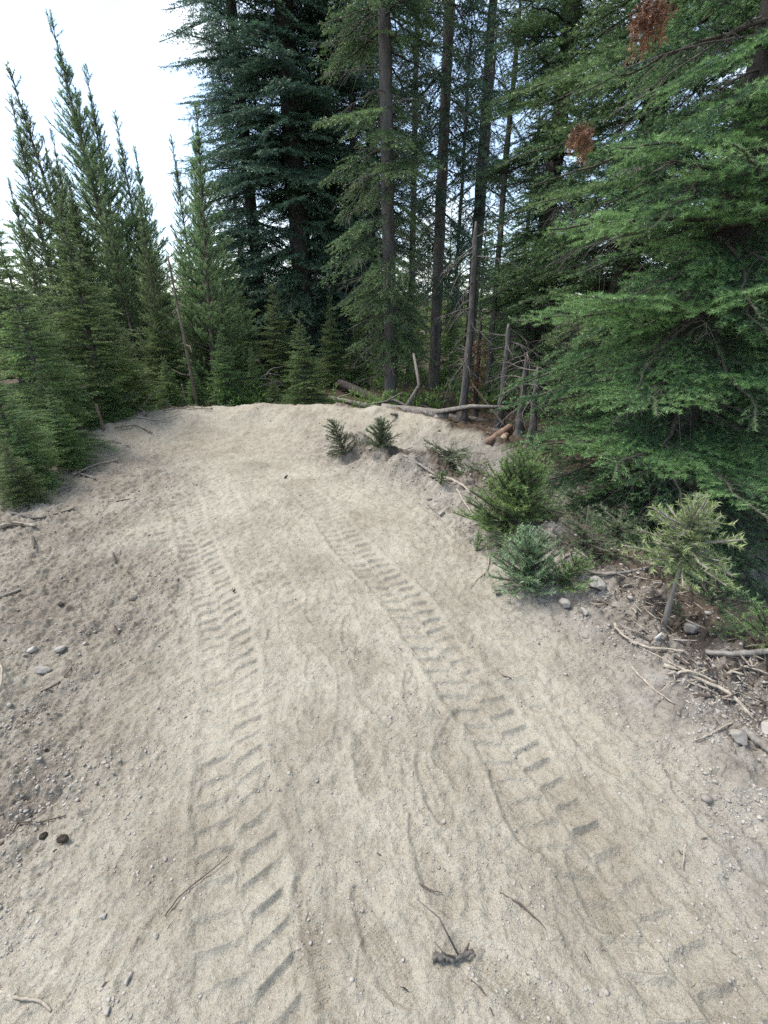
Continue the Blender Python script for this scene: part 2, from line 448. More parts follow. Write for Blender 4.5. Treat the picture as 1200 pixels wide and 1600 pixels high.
M['stone'] = stone_mat('dusty_stone', (.17, .155, .135), (.34, .315, .28))
M['gravel'] = stone_mat('gravel_stone', (.15, .135, .12), (.33, .305, .27))
M['dung'] = bark_mat('dark_clod', (.015, .012, .010), (.045, .036, .028), (.09, .075, .06), 6, .6)

def ground_mat():
    m, t, out = mat('dirt_ground')
    g = N(t, 'ShaderNodeTexCoord'); P = g.outputs['Object']
    big = noise(t, .9, 4, .55, P); med = noise(t, 5, 6, .6, P); fine = noise(t, 60, 6, .7, P); grit = noise(t, 320, 3, .7, P)
    sand = ramp(t, [(.32, (.255, .233, .189)), (.5, (.340, .315, .259)), (.68, (.400, .373, .311))])
    t.links.new(math_(t, 'ADD', math_(t, 'MULTIPLY', big.outputs['Fac'], .5), math_(t, 'MULTIPLY', med.outputs['Fac'], .5)), sand.inputs[0])
    warm = mixc(t, math_(t, 'MULTIPLY', math_(t, 'SUBTRACT', attr(t, 'far'), 0.0), .4), sand.outputs[0], (.335, .300, .243))
    grey = mixc(t, math_(t, 'MULTIPLY', attr(t, 'grey'), .92), warm, (.262, .250, .228))
    pch = ramp(t, [(.44, (0, 0, 0)), (.60, (1, 1, 1))])
    p1 = noise(t, 3.4, 5, .65, P); t.links.new(p1.outputs['Fac'], pch.inputs[0])
    dirt = mixc(t, fine.outputs['Fac'], (.115, .096, .080), (.235, .202, .172))
    c = mixc(t, math_(t, 'MULTIPLY', attr(t, 'left'), math_(t, 'ADD', .26, math_(t, 'MULTIPLY', pch.outputs[0], .50))), grey, dirt)
    mr = ramp(t, [(.38, (.095, .080, .068)), (.52, (.24, .215, .185)), (.66, (.36, .335, .295))]); t.links.new(noise(t, 9, 7, .7, P).outputs['Fac'], mr.inputs[0]); md = mr.outputs[0]
    c = mixc(t, math_(t, 'MULTIPLY', attr(t, 'mound'), .9), c, md)
    ff = ramp(t, [(.3, (.030, .022, .016)), (.5, (.085, .063, .045)), (.7, (.19, .155, .12))])
    t.links.new(math_(t, 'ADD', math_(t, 'MULTIPLY', med.outputs['Fac'], .5), math_(t, 'MULTIPLY', fine.outputs['Fac'], .5)), ff.inputs[0])
    c = mixc(t, attr(t, 'forest'), c, ff.outputs[0])
    c = mixc(t, math_(t, 'MULTIPLY', attr(t, 'lane'), .28), c, (.380, .354, .294))
    dp = ramp(t, [(.36, (.80, .78, .76)), (.52, (1, 1, 1)), (.70, (1.05, 1.05, 1.04))]); t.links.new(noise(t, 1.7, 6, .62, P).outputs['Fac'], dp.inputs[0])
    c = mixc(t, 1.0, c, dp.outputs[0], 'MULTIPLY')
    # speckle of grains
    sp = ramp(t, [(.34, (.50, .48, .46)), (.47, (1, 1, 1)), (.56, (1, 1, 1)), (.70, (1.30, 1.29, 1.27))])
    t.links.new(grit.outputs['Fac'], sp.inputs[0])
    c = mixc(t, .8, c, sp.outputs[0], 'MULTIPLY')
    g2 = noise(t, 130, 4, .75, P); s2 = ramp(t, [(.36, (.66, .63, .60)), (.46, (1, 1, 1)), (.60, (1, 1, 1)), (.72, (1.22, 1.22, 1.20))])
    t.links.new(g2.outputs['Fac'], s2.inputs[0]); c = mixc(t, .75, c, s2.outputs[0], 'MULTIPLY')
    g3 = noise(t, 22, 5, .7, P); s3 = ramp(t, [(.34, (.80, .78, .76)), (.50, (1, 1, 1)), (.70, (1.08, 1.08, 1.07))])
    t.links.new(g3.outputs['Fac'], s3.inputs[0]); c = mixc(t, .9, c, s3.outputs[0], 'MULTIPLY')
    b = N(t, 'ShaderNodeBsdfPrincipled'); b.inputs['Roughness'].default_value = .95; b.inputs['Specular IOR Level'].default_value = .15
    t.links.new(c, b.inputs['Base Color'])
    v = N(t, 'ShaderNodeTexVoronoi'); v.inputs['Scale'].default_value = 95; t.links.new(P, v.inputs['Vector'])
    vv = ramp(t, [(.0, (1, 1, 1)), (.30, (0, 0, 0))]); t.links.new(v.outputs['Distance'], vv.inputs[0])
    gate = ramp(t, [(.5, (0, 0, 0)), (.6, (1, 1, 1))]); t.links.new(noise(t, 35, 2, .5, P).outputs['Fac'], gate.inputs[0])
    hh = math_(t, 'ADD', math_(t, 'MULTIPLY', fine.outputs['Fac'], 1.2), math_(t, 'MULTIPLY', grit.outputs['Fac'], .35))
    hh = math_(t, 'ADD', hh, math_(t, 'MULTIPLY', math_(t, 'MULTIPLY', vv.outputs[0], gate.outputs[0]), .6))
    bu = N(t, 'ShaderNodeBump'); bu.inputs['Strength'].default_value = .9; bu.inputs['Distance'].default_value = .010
    t.links.new(hh, bu.inputs['Height']); t.links.new(bu.outputs[0], b.inputs['Normal']); t.links.new(b.outputs[0], out.inputs[0])
    return m
M['ground'] = ground_mat()

# ------------------------------------------------------------------ ground: one sheet, finest near the camera
def build_ground():
    rows = np.concatenate([-np.geomspace(300, .6, 40), np.linspace(-.5, .3, 60), np.geomspace(.303, 9.5, 1150)[:], np.geomspace(9.6, 600, 110)])
    t = np.linspace(-1, 1, 1000)
    ext = np.geomspace(1.02, 60, 45)
    t = np.concatenate([-ext[::-1], t, ext])
    half = 1.25 + .92 * np.clip(rows, 0, 14) + .9 * np.clip(-rows, 0, 5)
    X = t[None] * half[:, None]; Y = np.repeat(rows[:, None], len(t), 1)
    x, y = X.ravel(), Y.ravel()
    z = height(x, y)
    _, forest, moundm, left, grey, sdc, sm = macro(x, y)
    z = z + smooth(60, 300, y) * 14
    nr, nc = X.shape
    i = np.arange(nr - 1)[:, None] * nc + np.arange(nc - 1)[None]
    q = np.stack([i, i + 1, i + nc + 1, i + nc], -1).reshape(-1)
    far = smooth(4.6, 6.6, y) * (1 - forest)
    me = new_mesh('ground', np.stack([x, y, z], 1), q, np.full(len(q) // 4, 4),
                  {'forest': forest, 'mound': moundm, 'left': left, 'grey': grey, 'far': far, 'lane': lanes(x, y)}, True)
    tag(link('ground', me, M['ground']), kind='structure')
build_ground()

# ------------------------------------------------------------------ foliage
def unit(a):
    return a / (np.linalg.norm(a, axis=-1, keepdims=True) + 1e-9)
def needles(A, B, t0, t1, dens, ln, wd, rng, flatness=.35, fwd=.75, up=.25):
    """thin triangles set along the shoots A -> B"""
    A = np.asarray(A); B = np.asarray(B)
    d = B - A; l = np.linalg.norm(d, axis=1); d = unit(d)
    k = np.maximum(2, (l * dens + rng.random(len(l))).astype(int))
    idx = np.repeat(np.arange(len(l)), k)
    f = rng.random(len(idx))
    p = A[idx] + d[idx] * (f * l[idx])[:, None]
    ax = d[idx]
    Z = np.array([0, 0, 1.0])
    side = unit(np.cross(ax, Z)); upv = np.cross(side, ax)
    ph = rng.random(len(idx)) * 2 * PI
    s, c = np.sin(ph), np.cos(ph)
    rad = unit(side * np.sign(c)[:, None] * (np.abs(c) ** (1 - flatness))[:, None] + upv * (s * (1 - flatness * .5) + up)[:, None])
    nd = unit(ax * fwd + rad * (.8 + .4 * rng.random(len(idx)))[:, None])
    perp = unit(np.cross(nd, rng.standard_normal((len(idx), 3))))
    L_ = ln * (.7 + .5 * rng.random(len(idx)))[:, None]
    w = perp * (wd / 2)
    tri = np.stack([p - w, p + w, p + nd * L_], 1)
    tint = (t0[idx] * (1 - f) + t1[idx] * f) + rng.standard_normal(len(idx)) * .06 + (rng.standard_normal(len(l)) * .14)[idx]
    return tri, tint

def bough(Ln, seed, lod, style='fir'):
    """one flat spray along +X; returns needle triangles, tints and wood tubes"""
    rng = np.random.default_rng(seed)
    sp, ln, wd, dens, sub = {'near': (.078, .025, .0034, 430, .066), 'mid': (.095, .031, .0072, 190, .085), 'far': (.115, .045, .0150, 80, .10), 'vfar': (.18, .10, .045, 26, 9)}[lod]
    segs = []; wood = []
    n = max(4, int(Ln / .12) + 2)
    u = np.linspace(0, 1, n)
    droop = {'fir': -.10, 'spruce': -.28, 'pine': .22, 'bush': .10}[style]
    wig = np.cumsum(rng.standard_normal(n) * .018) * Ln
    main = np.stack([u * Ln, wig, droop * Ln * u ** 1.8 + (.10 * Ln * u ** 4 if style == 'spruce' else 0) + np.cumsum(rng.standard_normal(n)) * .006], 1)
    def pt(s): return np.array([np.interp(s, u * Ln, main[:, k]) for k in range(3)])
    wood.append((main, .0045 + .010 * Ln * (1 - u) ** 1.0))
    bare = .12 if lod == 'near' and Ln > 1.0 else .05
    s_from = {'fir': .16, 'spruce': .22, 'pine': .35, 'bush': .08}[style]
    for i in range(n - 1):
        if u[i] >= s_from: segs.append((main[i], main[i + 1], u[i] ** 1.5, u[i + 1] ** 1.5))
    s = Ln * s_from * (.6 + .4 * rng.random()); k = 0
    if style == 'pine': sp *= 1.7
    while s < Ln * .97:
        rest = Ln - s
        sgn = 1 if k % 2 else -1
        for sg in ((sgn,) if rng.random() < .35 else (1, -1)):
            ll = (rest * .52 + .05) * (.65 + .5 * rng.random())
            if style == 'pine': ll = (rest * .45 + .06) * (.6 + .5 * rng.random())
            ll = min(ll, .62 * Ln * min(1, s / (Ln * .25)))
            if ll < .02: continue
            ang = math.radians(rng.normal(52 if style != 'pine' else 40, 7)) * sg
            p0 = pt(s)
            dirv = np.array([math.cos(ang), math.sin(ang), rng.normal(.0, .10) + (.45 if style == 'pine' else .25 if style == 'bush' else 0)])
            dirv /= np.linalg.norm(dirv)
            m = 2 if ll < .12 else 3 if ll < .3 else 4
            uu = np.linspace(0, 1, m + 1)
            bend = np.array([.18, 0, {'spruce': -.30, 'fir': -.10, 'pine': .3, 'bush': .1}[style] + rng.normal(0, .05)])
            lat = p0 + dirv * (uu * ll)[:, None] + bend * (uu ** 2 * ll)[:, None]
            lat[1:] += rng.standard_normal((m, 3)) * ll * .012
            wood.append((lat, .0012 + .006 * ll * (1 - uu)))
            for i in range(m):
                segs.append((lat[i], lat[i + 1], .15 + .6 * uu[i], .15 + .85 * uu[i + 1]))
            if ll > sub * 2.2 and style != 'pine':
                q = sub * .8 * (1 + rng.random() * .5)
                while q < ll * .95:
                    f = q / ll
                    pq = np.array([np.interp(f, uu, lat[:, c]) for c in range(3)])
                    dl = unit(lat[-1] - lat[0])
                    sl = np.array([-dl[1], dl[0], 0])
                    for s2 in (1, -1):
                        l2 = (ll - q) * .42 * (.6 + .6 * rng.random()) + .018
                        a2 = math.radians(rng.normal(48, 8))
                        d2 = dl * math.cos(a2) + sl * math.sin(a2) * s2 + np.array([0, 0, rng.normal(-.03, .12)])
                        e = pq + unit(d2) * l2
                        segs.append((pq, e, .25 + .4 * f, .6 + .5 * f))
                    q += sub * (.8 + .4 * rng.random())
        s += sp * (.75 + .5 * rng.random()); k += 1
    A = np.array([g[0] for g in segs]); B = np.array([g[1] for g in segs]); t0 = np.array([g[2] for g in segs]); t1 = np.array([g[3] for g in segs])
    if style == 'pine':
        tri, tint = needles(A, B, t0, t1, dens * {'near': 1.1, 'mid': 2.0, 'far': 2.6, 'vfar': 2}[lod], max(ln, .045), wd * .9, rng, 0.0, 1.0, .1)
    else:
        tri, tint = needles(A, B, t0, t1, dens, ln, wd, rng)
    mb = MB()
    for p, r in wood:
        if lod in ('far', 'vfar') and np.max(r) < .004: continue
        add_tube(mb, p, r, 3 if lod != 'near' else 4, cap=False)
    wv = np.concatenate(mb.v) if mb.v else np.zeros((0, 3)); wf = np.concatenate(mb.f).reshape(-1, 4) if mb.f else np.zeros((0, 4), int)
    return tri.reshape(-1, 3), np.repeat(tint, 3), wv, wf
_T = {}
LEN = [.16, .28, .45, .7, 1.05, 1.5, 2.1]
def template(Ln, lod, style, var):
    k = int(np.argmin([abs(math.log(Ln / l)) for l in LEN]))
    key = (k, lod, style, var)
    if key not in _T:
        _T[key] = bough(LEN[k], 1000 + 37 * k + var * 7 + len(style), lod, style)
    return _T[key], Ln / LEN[k]
def rot(az, pitch, roll):
    ca, sa, cp, sp_, cr, sr = math.cos(az), math.sin(az), math.cos(pitch), math.sin(pitch), math.cos(roll), math.sin(roll)
    Rz = np.array([[ca, -sa, 0], [sa, ca, 0], [0, 0, 1]]); Ry = np.array([[cp, 0, -sp_], [0, 1, 0], [sp_, 0, cp]]); Rx = np.array([[1, 0, 0], [0, cr, -sr], [0, sr, cr]])
    return Rz @ Ry @ Rx
class Crown:
    def __init__(s): s.nv = []; s.nt = []; s.wv = []; s.wf = []; s.n = 0
    def put(s, base, az, pitch, Ln, lod, style, rng, dt=0.0, var=None, roll=None):
        (v, t, wv, wf), k = template(Ln, lod, style, int(rng.integers(3)) if var is None else var)
        R = rot(az, pitch, rng.normal(0, .18) if roll is None else roll) * k
        flip = np.array([1, 1 if rng.random() < .5 else -1, 1])
        s.nv.append((v * flip) @ R.T + base); s.nt.append(t + dt)
        if len(wv):
            s.wv.append((wv * flip) @ R.T + base); s.wf.append(wf + s.n); s.n += len(wv)
    def needles_mesh(s, name='crown'):
        v = np.concatenate(s.nv); t = np.concatenate(s.nt); n = len(v)
        return new_mesh(name, v, np.arange(n), np.full(n // 3, 3), {'tint': t})
    def wood_mesh(s, name='branches'):
        if not s.wv: return None
        f = np.concatenate(s.wf)
        return new_mesh(name, np.concatenate(s.wv), f.ravel(), np.full(len(f), 4), None, True)
def trunk_mesh(H, r, seed, bend=.02, top=None, flare=1.5, seg=12):
    rng = np.random.default_rng(seed); mb = MB()
    top = H if top is None else top
    n = max(10, int(top / .18)); z = np.linspace(-.25, top, n)
    wx = np.cumsum(rng.standard_normal(n)) * bend * .12; wy = np.cumsum(rng.standard_normal(n)) * bend * .12
    k = np.clip(z, 0, 1); wx *= k; wy *= k
    rad = r * (1 - np.clip(z, 0, H) / H) ** .8 + .006
    rad = rad * (1 + (flare - 1) * np.exp(-np.clip(z, 0, 9) / (r * 1.6)))
    pts = np.stack([wx, wy, z], 1)
    add_tube(mb, pts, rad, seg, rng, .045)
    return mb, pts, rad
def dead_twigs(mb, base, az, pitch, Ln, rng, hang=-.3, dense=1.0, r=.006):
    n = 6; u = np.linspace(0, 1, n)
    R = rot(az, pitch, 0)
    p = np.stack([u * Ln, np.cumsum(rng.standard_normal(n)) * .03 * Ln, hang * Ln * u ** 1.6 + np.cumsum(rng.standard_normal(n)) * .02 * Ln], 1)
    add_tube(mb, p @ R.T + base, r * (1.1 - u), 4, cap=False)
    for i in range(int(10 * Ln * dense) + 2):
        f = .15 + .85 * rng.random(); p0 = np.array([np.interp(f, u, p[:, c]) for c in range(3)])
        l = Ln * .35 * (.3 + rng.random()) * (1.2 - f)
        a = rng.choice([-1, 1]) * rng.uniform(.5, 1.2)
        d = np.array([math.cos(a), math.sin(a), rng.uniform(-.9, .1)])
        q = np.stack([p0, p0 + d * l * .5, p0 + d * l + np.array([0, 0, -.25 * l])])
        add_tube(mb, q @ R.T + base, [r * .45, r * .3, r * .12], 3, cap=False)

def make_tree(name, kind, H, R, r, seed, z0=.3, lod='far', style='fir', needle='fir', bark='bark', step=.22, per=5, skip=.1,
              pitch=(-.25, .35), power=.75, deadz=0.0, dead=1.0, top=None, low=.75, detail_to=None, lod2='vfar', extra=None, bend=.02, flare=1.35):
    rng = np.random.default_rng(seed)
    root = empty(name)
    mb, pts, rad = trunk_mesh(H, r, seed, bend, top, flare)
    link('trunk', mb.mesh('trunk', True), M[bark], root)
    cr = Crown(); z = z0
    def axis(z): return np.array([np.interp(z, pts[:, 2], pts[:, 0]), np.interp(z, pts[:, 2], pts[:, 1]), z])
    gap = rng.random(40)
    while z < H - .02:
        t = (z - z0) / max(H - z0, .01)
        prof = (1 - t) ** power * min(1, low + (1 - low) * t / .15) + .02
        base_l = R * prof
        k = lod if (detail_to is None or z < detail_to) else lod2
        ph = rng.random() * 2 * PI
        for i in range(per):
            if rng.random() < skip: continue
            if detail_to is not None and z > detail_to and rng.random() < .55: continue  # unseen upper crown thinned so more skylight reaches the understory
            az = ph + 2 * PI * i / per + rng.normal(0, .25)
            Ln = base_l * rng.uniform(.62, 1.12) * (1 if gap[int(z * 2.3 + az * 1.3) % 40] > .22 else .6)
            if Ln < .05: continue
            pc = pitch[0] + (pitch[1] - pitch[0]) * t ** 1.2 + rng.normal(0, .09)
            b = axis(z + rng.uniform(-.5, .5) * step)
            cr.put(b, az, pc, Ln, k, style, rng, rng.normal(0, .10))
        st = step * (1 if k == lod else 1.6)
        z += st * (1 - .45 * t) * rng.uniform(.8, 1.2)
    for i in range(3): cr.put(axis(H - .05 * i), ph + i * 2, 1.3, min(.45, R * .28), lod, style, rng)
    if extra:
        for (zz, az, pc, Ln, dt) in extra:
            cr.put(axis(zz), az, pc, Ln, lod, style, rng, dt)
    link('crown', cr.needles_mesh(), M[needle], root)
    w = cr.wood_mesh()
    if w: link('branches', w, M['twig'], root)
    if deadz > 0:
        mb = MB(); z = .35
        while z < deadz:
            for i in range(2):
                b = axis(z); dead_twigs(mb, b, rng.random() * 2 * PI, rng.uniform(-.35, .2), R * rng.uniform(.25, .8), rng, -.25, dead, .004 + r * .03)
            z += .16 / max(dead, .3)
        link('dead_branches', mb.mesh('dead_branches'), M['deadtwig'], root)
    return root
def copy_tree(root):
    c = root.copy(); SC.collection.objects.link(c)
    for ch in root.children:
        d = ch.copy(); SC.collection.objects.link(d); d.parent = c
    return c
_used = set()
def place(root, x, y, label, cat, group=None, rz=0.0, s=1.0, tilt=(0, 0), sink=.02, name=None):
    o = root if root.name not in _used else copy_tree(root)
    _used.add(o.name)
    o.location = (x, y, gz(x, y) - sink)
    o.scale = (s,) * 3 if not isinstance(s, tuple) else s
    o.rotation_euler = (tilt[0], tilt[1], rz)
    if 'label' in o: del o['label']
    tag(o, label, cat, group)
    return o
def by_tip(root, H0, tpx, tpy, D, label, cat, group=None, rz=0.0, tilt=(0, 0), wide=1.0):
    p = at_y(tpx, tpy, D); g = gz(p.x, D)
    s = (p.z - g) / H0
    return place(root, p.x - math.tan(tilt[1]) * s * H0, D, label, cat, group, rz, (s * wide, s * wide, s), tilt)
def by_base(root, bpx, D, label, cat, group=None, rz=0.0, s=1.0, tilt=(0, 0)):
    X = (bpx - 600) / F * (D * math.cos(PITCH) + (CAM_H) * math.sin(PITCH))
    return place(root, X, D, label, cat, group, rz, s, tilt)

# ---- prototypes
pineA = make_tree('pine_tree', 'pine', 6, 1.35, .05, 1, .35, 'mid', 'pine', 'pine', 'bark_pine', .17, 6, .14, (.12, .85), .85, low=.8)
pineB = make_tree('pine_tree', 'pine', 6, 1.15, .045, 2, .5, 'mid', 'pine', 'pine', 'bark_pine', .17, 6, .14, (.1, .85), .8, deadz=1.0, low=.8)
pineC = make_tree('pine_tree', 'pine', 6, 1.4, .055, 3, .3, 'mid', 'pine', 'pine', 'bark_pine', .17, 6, .14, (.2, .9), .9, low=.8)
firA = make_tree('fir_tree', 'fir', 4, 1.35, .05, 4, .12, 'mid', 'fir', 'fir_left', 'bark', .14, 7, .14, (-.05, .55), .85, low=.85)
firB = make_tree('fir_tree', 'fir', 4, 1.45, .05, 5, .10, 'mid', 'spruce', 'fir_left', 'bark', .14, 7, .14, (.0, .6), .9, low=.9)
farA = make_tree('conifer_tree', 'far', 9, 1.6, .10, 6, .6, 'far', 'fir', 'fir', 'bark', .24, 6, .1, (-.2, .5), .8)
farB = make_tree('conifer_tree', 'far', 9, 1.3, .09, 7, 1.2, 'far', 'pine', 'pine', 'bark', .24, 6, .1, (.2, .9), .8)
lightA = make_tree('conifer_tree', 'far', 6, 1.5, .07, 8, .3, 'far', 'fir', 'light', 'bark', .22, 6, .1, (-.1, .6), .85)

PINE = 'young pines standing along the left side of the trail'
FIR = 'bushy firs along the left side of the trail'
_vr = random.Random(4)
for i, (r_, tx, ty, D, rz, tl, lab, wd) in enumerate([
    (pineA, 85, 55, 11.5, 0.2, -.03, 'tallest young pine on the left, its spire highest against the sky', 1.1),
    (pineB, 33, 138, 10.6, 1.1, -.04, 'pine with a narrow spire just left of the tallest young pine', 1.25),
    (pineC, 130, 126, 12.4, 2.3, 0.0, 'pine with its spire tight against the right of the tallest young pine', .9),
    (pineB, -6, 180, 9.6, 3.9, -.03, 'pine spire cut by the left edge of the photo', 1.2),
    (pineC, 62, 225, 12.8, 4.4, 0.0, 'shorter pine between the two tall spires at the far left', 1.0),
    (pineA, 148, 165, 13.2, 5.0, .02, 'pine with a slim top behind the right shoulder of the tallest young pine', .9),
    (pineB, 182, 203, 12.2, .7, .02, 'pine with the next lower spire on the sloping left skyline', 1.1),
    (pineA, 213, 248, 17.0, 1.9, .0, 'distant hazy pine tip in the dip of the left skyline', 1.0),
    (pineA, 244, 186, 9.3, 2.9, -.045, 'leaning young pine whose spire stands alone before the big firs', 1.1),
    (pineB, 270, 236, 10.4, 3.3, 0.0, 'slim pine close behind the right side of the lone spire', 1.0),
    (pineC, 300, 285, 11.2, 4.1, .02, 'low pine nearest the big firs on the left skyline', .8),
    (pineB, 318, 330, 15.0, .4, 0.0, 'small distant pine tip squeezed against the big firs', .8),
    (pineA, 100, 292, 10.0, 1.4, 0.0, 'dense pine below the dip right of the tall left spires', 1.2),
    (pineC, 205, 330, 9.0, 2.0, -.02, 'pine filling the space between the front fir and the lone spire', 1.1),
    (pineB, 160, 300, 9.8, 5.6, 0.0, 'pine rising directly behind the broad front fir', 1.2),
    (pineA, 20, 300, 9.0, 5.1, 0.0, 'dark pine behind the fir at the left edge', 1.2),
    (pineC, 285, 385, 9.6, .9, .0, 'low yellowish pine to the right of the leaning pine stem', 1.1),
    (pineA, 345, 405, 11.0, 2.6, .0, 'pale green pine in front of the lower boughs of the big firs', .9),
    ]):
    by_tip(r_, 6.0, tx, ty, D, lab, 'pine tree', PINE, rz, (_vr.uniform(-.04, .04), tl + _vr.uniform(-.03, .03)), wd * _vr.uniform(.85, 1.25))
for i, (r_, tx, ty, D, rz, tl, lab, wd) in enumerate([
    (firA, 95, 335, 6.9, 0.2, 0, 'broad front fir with layered bright green boughs by the left trail edge', 1.15),
    (firB, 0, 385, 5.3, 1.4, 0, 'fir with drooping boughs cut by the left edge of the photo', 1.0),
    (firA, -75, 240, 6.2, 2.9, 0, 'large fir mostly outside the left edge of the photo', 1.0),
    (firB, 190, 520, 7.6, 4.3, 0, 'yellow green fir beside the broad front fir, low branches over the bank', 1.1),
    (firA, 240, 470, 8.8, 3.7, 0, 'fir just left of the leaning pine stem', 1.1),
    (firB, 342, 515, 8.4, 3.1, 0, 'small bluish fir just right of the leaning pine stem', 1.1),
    (firA, 392, 550, 8.6, .6, 0, 'small fir between the bluish fir and the round dark fir', 1.1),
    (firB, 468, 500, 8.3, 5.2, 0, 'round dense dark fir behind the middle of the berm', 1.25),
    (firA, 60, 575, 5.0, 1.9, 0, 'low young fir in front of the fir cut by the left edge', 1.2),
    (firB, 20, 655, 4.05, 2.2, 0, 'lowest and nearest fir on the left, fronds reaching over the dirt', 1.35),
    (firA, 125, 600, 6.1, 5.9, 0, 'small fir with bare lower twigs at the foot of the broad front fir', 1.2),
    (firA, 425, 455, 10.2, 1.1, 0, 'dark fir at the foot of the thickest dark trunk', 1.1),
    (firB, 372, 450, 10.4, 2.2, 0, 'fir behind the two small firs right of the leaning pine stem', 1.1),
    (firA, 515, 470, 10.8, 3.3, 0, 'shaded fir right of the round dark fir', 1.0),
    (firB, 555, 520, 11.2, 4.2, 0, 'low shaded fir above the dark mossy log', 1.0),
    (firA, 310, 440, 9.9, 5.1, 0, 'fir directly behind the leaning pine stem', 1.0),
    (firB, 45, 470, 7.2, .5, 0, 'fir between the edge fir and the broad front fir', 1.1),
    (firA, 150, 455, 8.4, 1.7, 0, 'fir half hidden behind the right side of the broad front fir', 1.1),
    (firA, 425, 590, 8.4, 2.5, 0, 'tiny fir beside the grey brush pile behind the berm', 1.4),
    (firA, 5, 690, 3.75, 1.0, 0, 'knee high fir frond right at the left edge above the grey branch', 1.7),
    (firB, 78, 668, 4.75, 3.0, 0, 'low spreading fir on the left bank beside the lowest one', 1.8),
    (firA, 75, 610, 4.7, 4.4, 0, 'small yellow tipped fir right of the lowest left fir', 1.4),
    (firA, -25, 560, 4.2, 3.4, 0, 'low fir whose fronds enter at the left edge', 1.4),
    (firB, 165, 575, 6.6, 2.4, 0, 'low fir overhanging the far left bank', 1.3),
    (firA, 255, 560, 7.9, .9, 0, 'low green fir at the top of the left bank, left of the leaning stem', 1.3),
    (firA, 300, 575, 8.2, 2.9, 0, 'knee high fir directly behind the crest at the leaning stem', 1.4),
    ]):
    by_tip(r_, 4.0, tx, ty, D, lab, 'fir tree', FIR, rz, (0, tl), wd)

# ---- the big dark firs left of the middle
BIG = 'big old firs left of the middle'
b1 = make_tree('big_fir_tree', 'fir', 21, 2.3, .27, 11, .9, 'far', 'spruce', 'fir_blue', 'bark_dark', .23, 7, .16, (-.15, .3), .55, deadz=3.0, detail_to=9.5)
place(b1, -2.05, 12.6, 'huge blue green fir with the thickest dark trunk, left of the middle', 'fir tree', BIG, .3)
b2 = make_tree('big_fir_tree', 'fir', 19, 2.0, .17, 12, .8, 'far', 'spruce', 'fir_blue', 'bark_dark', .23, 7, .16, (-.2, .3), .5, deadz=3.0, detail_to=9.5)
place(b2, -1.35, 13.4, 'big dark fir just right of the thickest dark trunk', 'fir tree', BIG, 1.0)
place(b2, -3.25, 13.0, 'big fir at the left flank of the dark fir clump against the sky', 'fir tree', BIG, 4.0, .95)
place(b2, -.35, 14.5, 'dark fir standing behind the gap between the fir clump and the grey trunk', 'fir tree', BIG, 2.2, .9)

# ---- tall bare trunks in the middle
c1 = make_tree('tall_fir_tree', 'fir', 19, 1.6, .125, 13, 1.1, 'mid', 'spruce', 'fir', 'bark', .30, 6, .38, (-.30, .2), .4, deadz=7.5, dead=1.0, detail_to=9)
by_base(c1, 612, 9.4, 'tall fir with the bare grey trunk standing at the middle of the berm', 'fir tree', None, .9, 1.0, (0, -.045))
c2 = make_tree('tall_fir_tree', 'fir', 20, 1.5, .115, 14, 2.0, 'far', 'spruce', 'fir_blue', 'bark', .36, 5, .30, (-.5, .1), .4, deadz=8.5, dead=1.5, detail_to=9.5)
by_base(c2, 677, 10.4, 'straight slender trunk second from the left behind the berm, few green boughs', 'fir tree', None, 2.0)
c3 = make_tree('tall_fir_tree', 'fir', 20, 1.5, .115, 15, 2.2, 'far', 'spruce', 'fir_blue', 'bark_dark', .36, 5, .30, (-.5, .1), .4, deadz=8.5, dead=1.5, detail_to=9.5)
by_base(c3, 728, 12.0, 'tall trunk seen at the left rim of the dark right hand trees', 'fir tree', None, 4.0)
by_base(c2, 640, 14.5, 'thin trunk in shade between the grey trunk and the straight slender trunk', 'fir tree', None, 5.0, .85)
by_base(c3, 560, 13.0, 'thin dark trunk just left of the bare grey trunk', 'fir tree', None, 1.0, .8)

# ---- the big trees on the right
RG = 'big dark trees crowding the right side'
r1 = make_tree('spruce_tree', 'fir', 15, 1.6, .17, 21, .25, 'near', 'fir', 'fir_near', 'bark_dark', .25, 6, .16, (-.28, .3), .3, deadz=4.0, dead=1.6, detail_to=4.3, lod2='far', low=.9,  # extra boughs facing left and front: light on them painted as lighter tint
    extra=[(1.15, PI * 1.10, .10, 1.5, .25), (1.2, PI * 1.28, .08, 1.6, .3), (1.1, PI * 1.45, .08, 1.7, .3), (1.25, PI * 1.62, .05, 1.6, .15), (1.0, PI * .98, .05, 1.4, .2),
           (2.15, PI * 1.2, .12, 1.65, .3), (2.2, PI * 1.38, .1, 1.7, .3), (2.1, PI * 1.04, .08, 1.6, .3), (2.75, PI * 1.12, .02, 1.7, .3), (2.9, PI * 1.3, .05, 1.7, .3), (2.7, PI * 1.45, .0, 1.6, .25), (3.2, PI * 1.2, -.05, 1.6, .2), (3.3, PI * 1.4, -.05, 1.5, .2), (2.5, PI * 1.6, .05, 1.5, .25), (1.7, PI * 1.5, .05, 1.6, .2), (1.65, PI * 1.3, .02, 1.6, .2), (.30, PI * 1.2, .10, 1.3, .0), (.35, PI * 1.42, .12, 1.3, .0), (.28, PI * 1.6, .05, 1.2, 0)])
place(r1, 2.62, 4.0, 'nearest big spruce on the right, its fronds hanging over the bank', 'spruce tree', RG, 0.0)
r2 = make_tree('spruce_tree', 'fir', 16, 1.9, .17, 22, .6, 'mid', 'fir', 'fir', 'bark_dark', .22, 7, .08, (-.3, .3), .3, deadz=4.5, dead=1.6, detail_to=7.0, lod2='far')
place(r2, 3.15, 6.6, 'big spruce behind the nearest one, its crown edge beside the tall trunks', 'spruce tree', RG, 1.2)
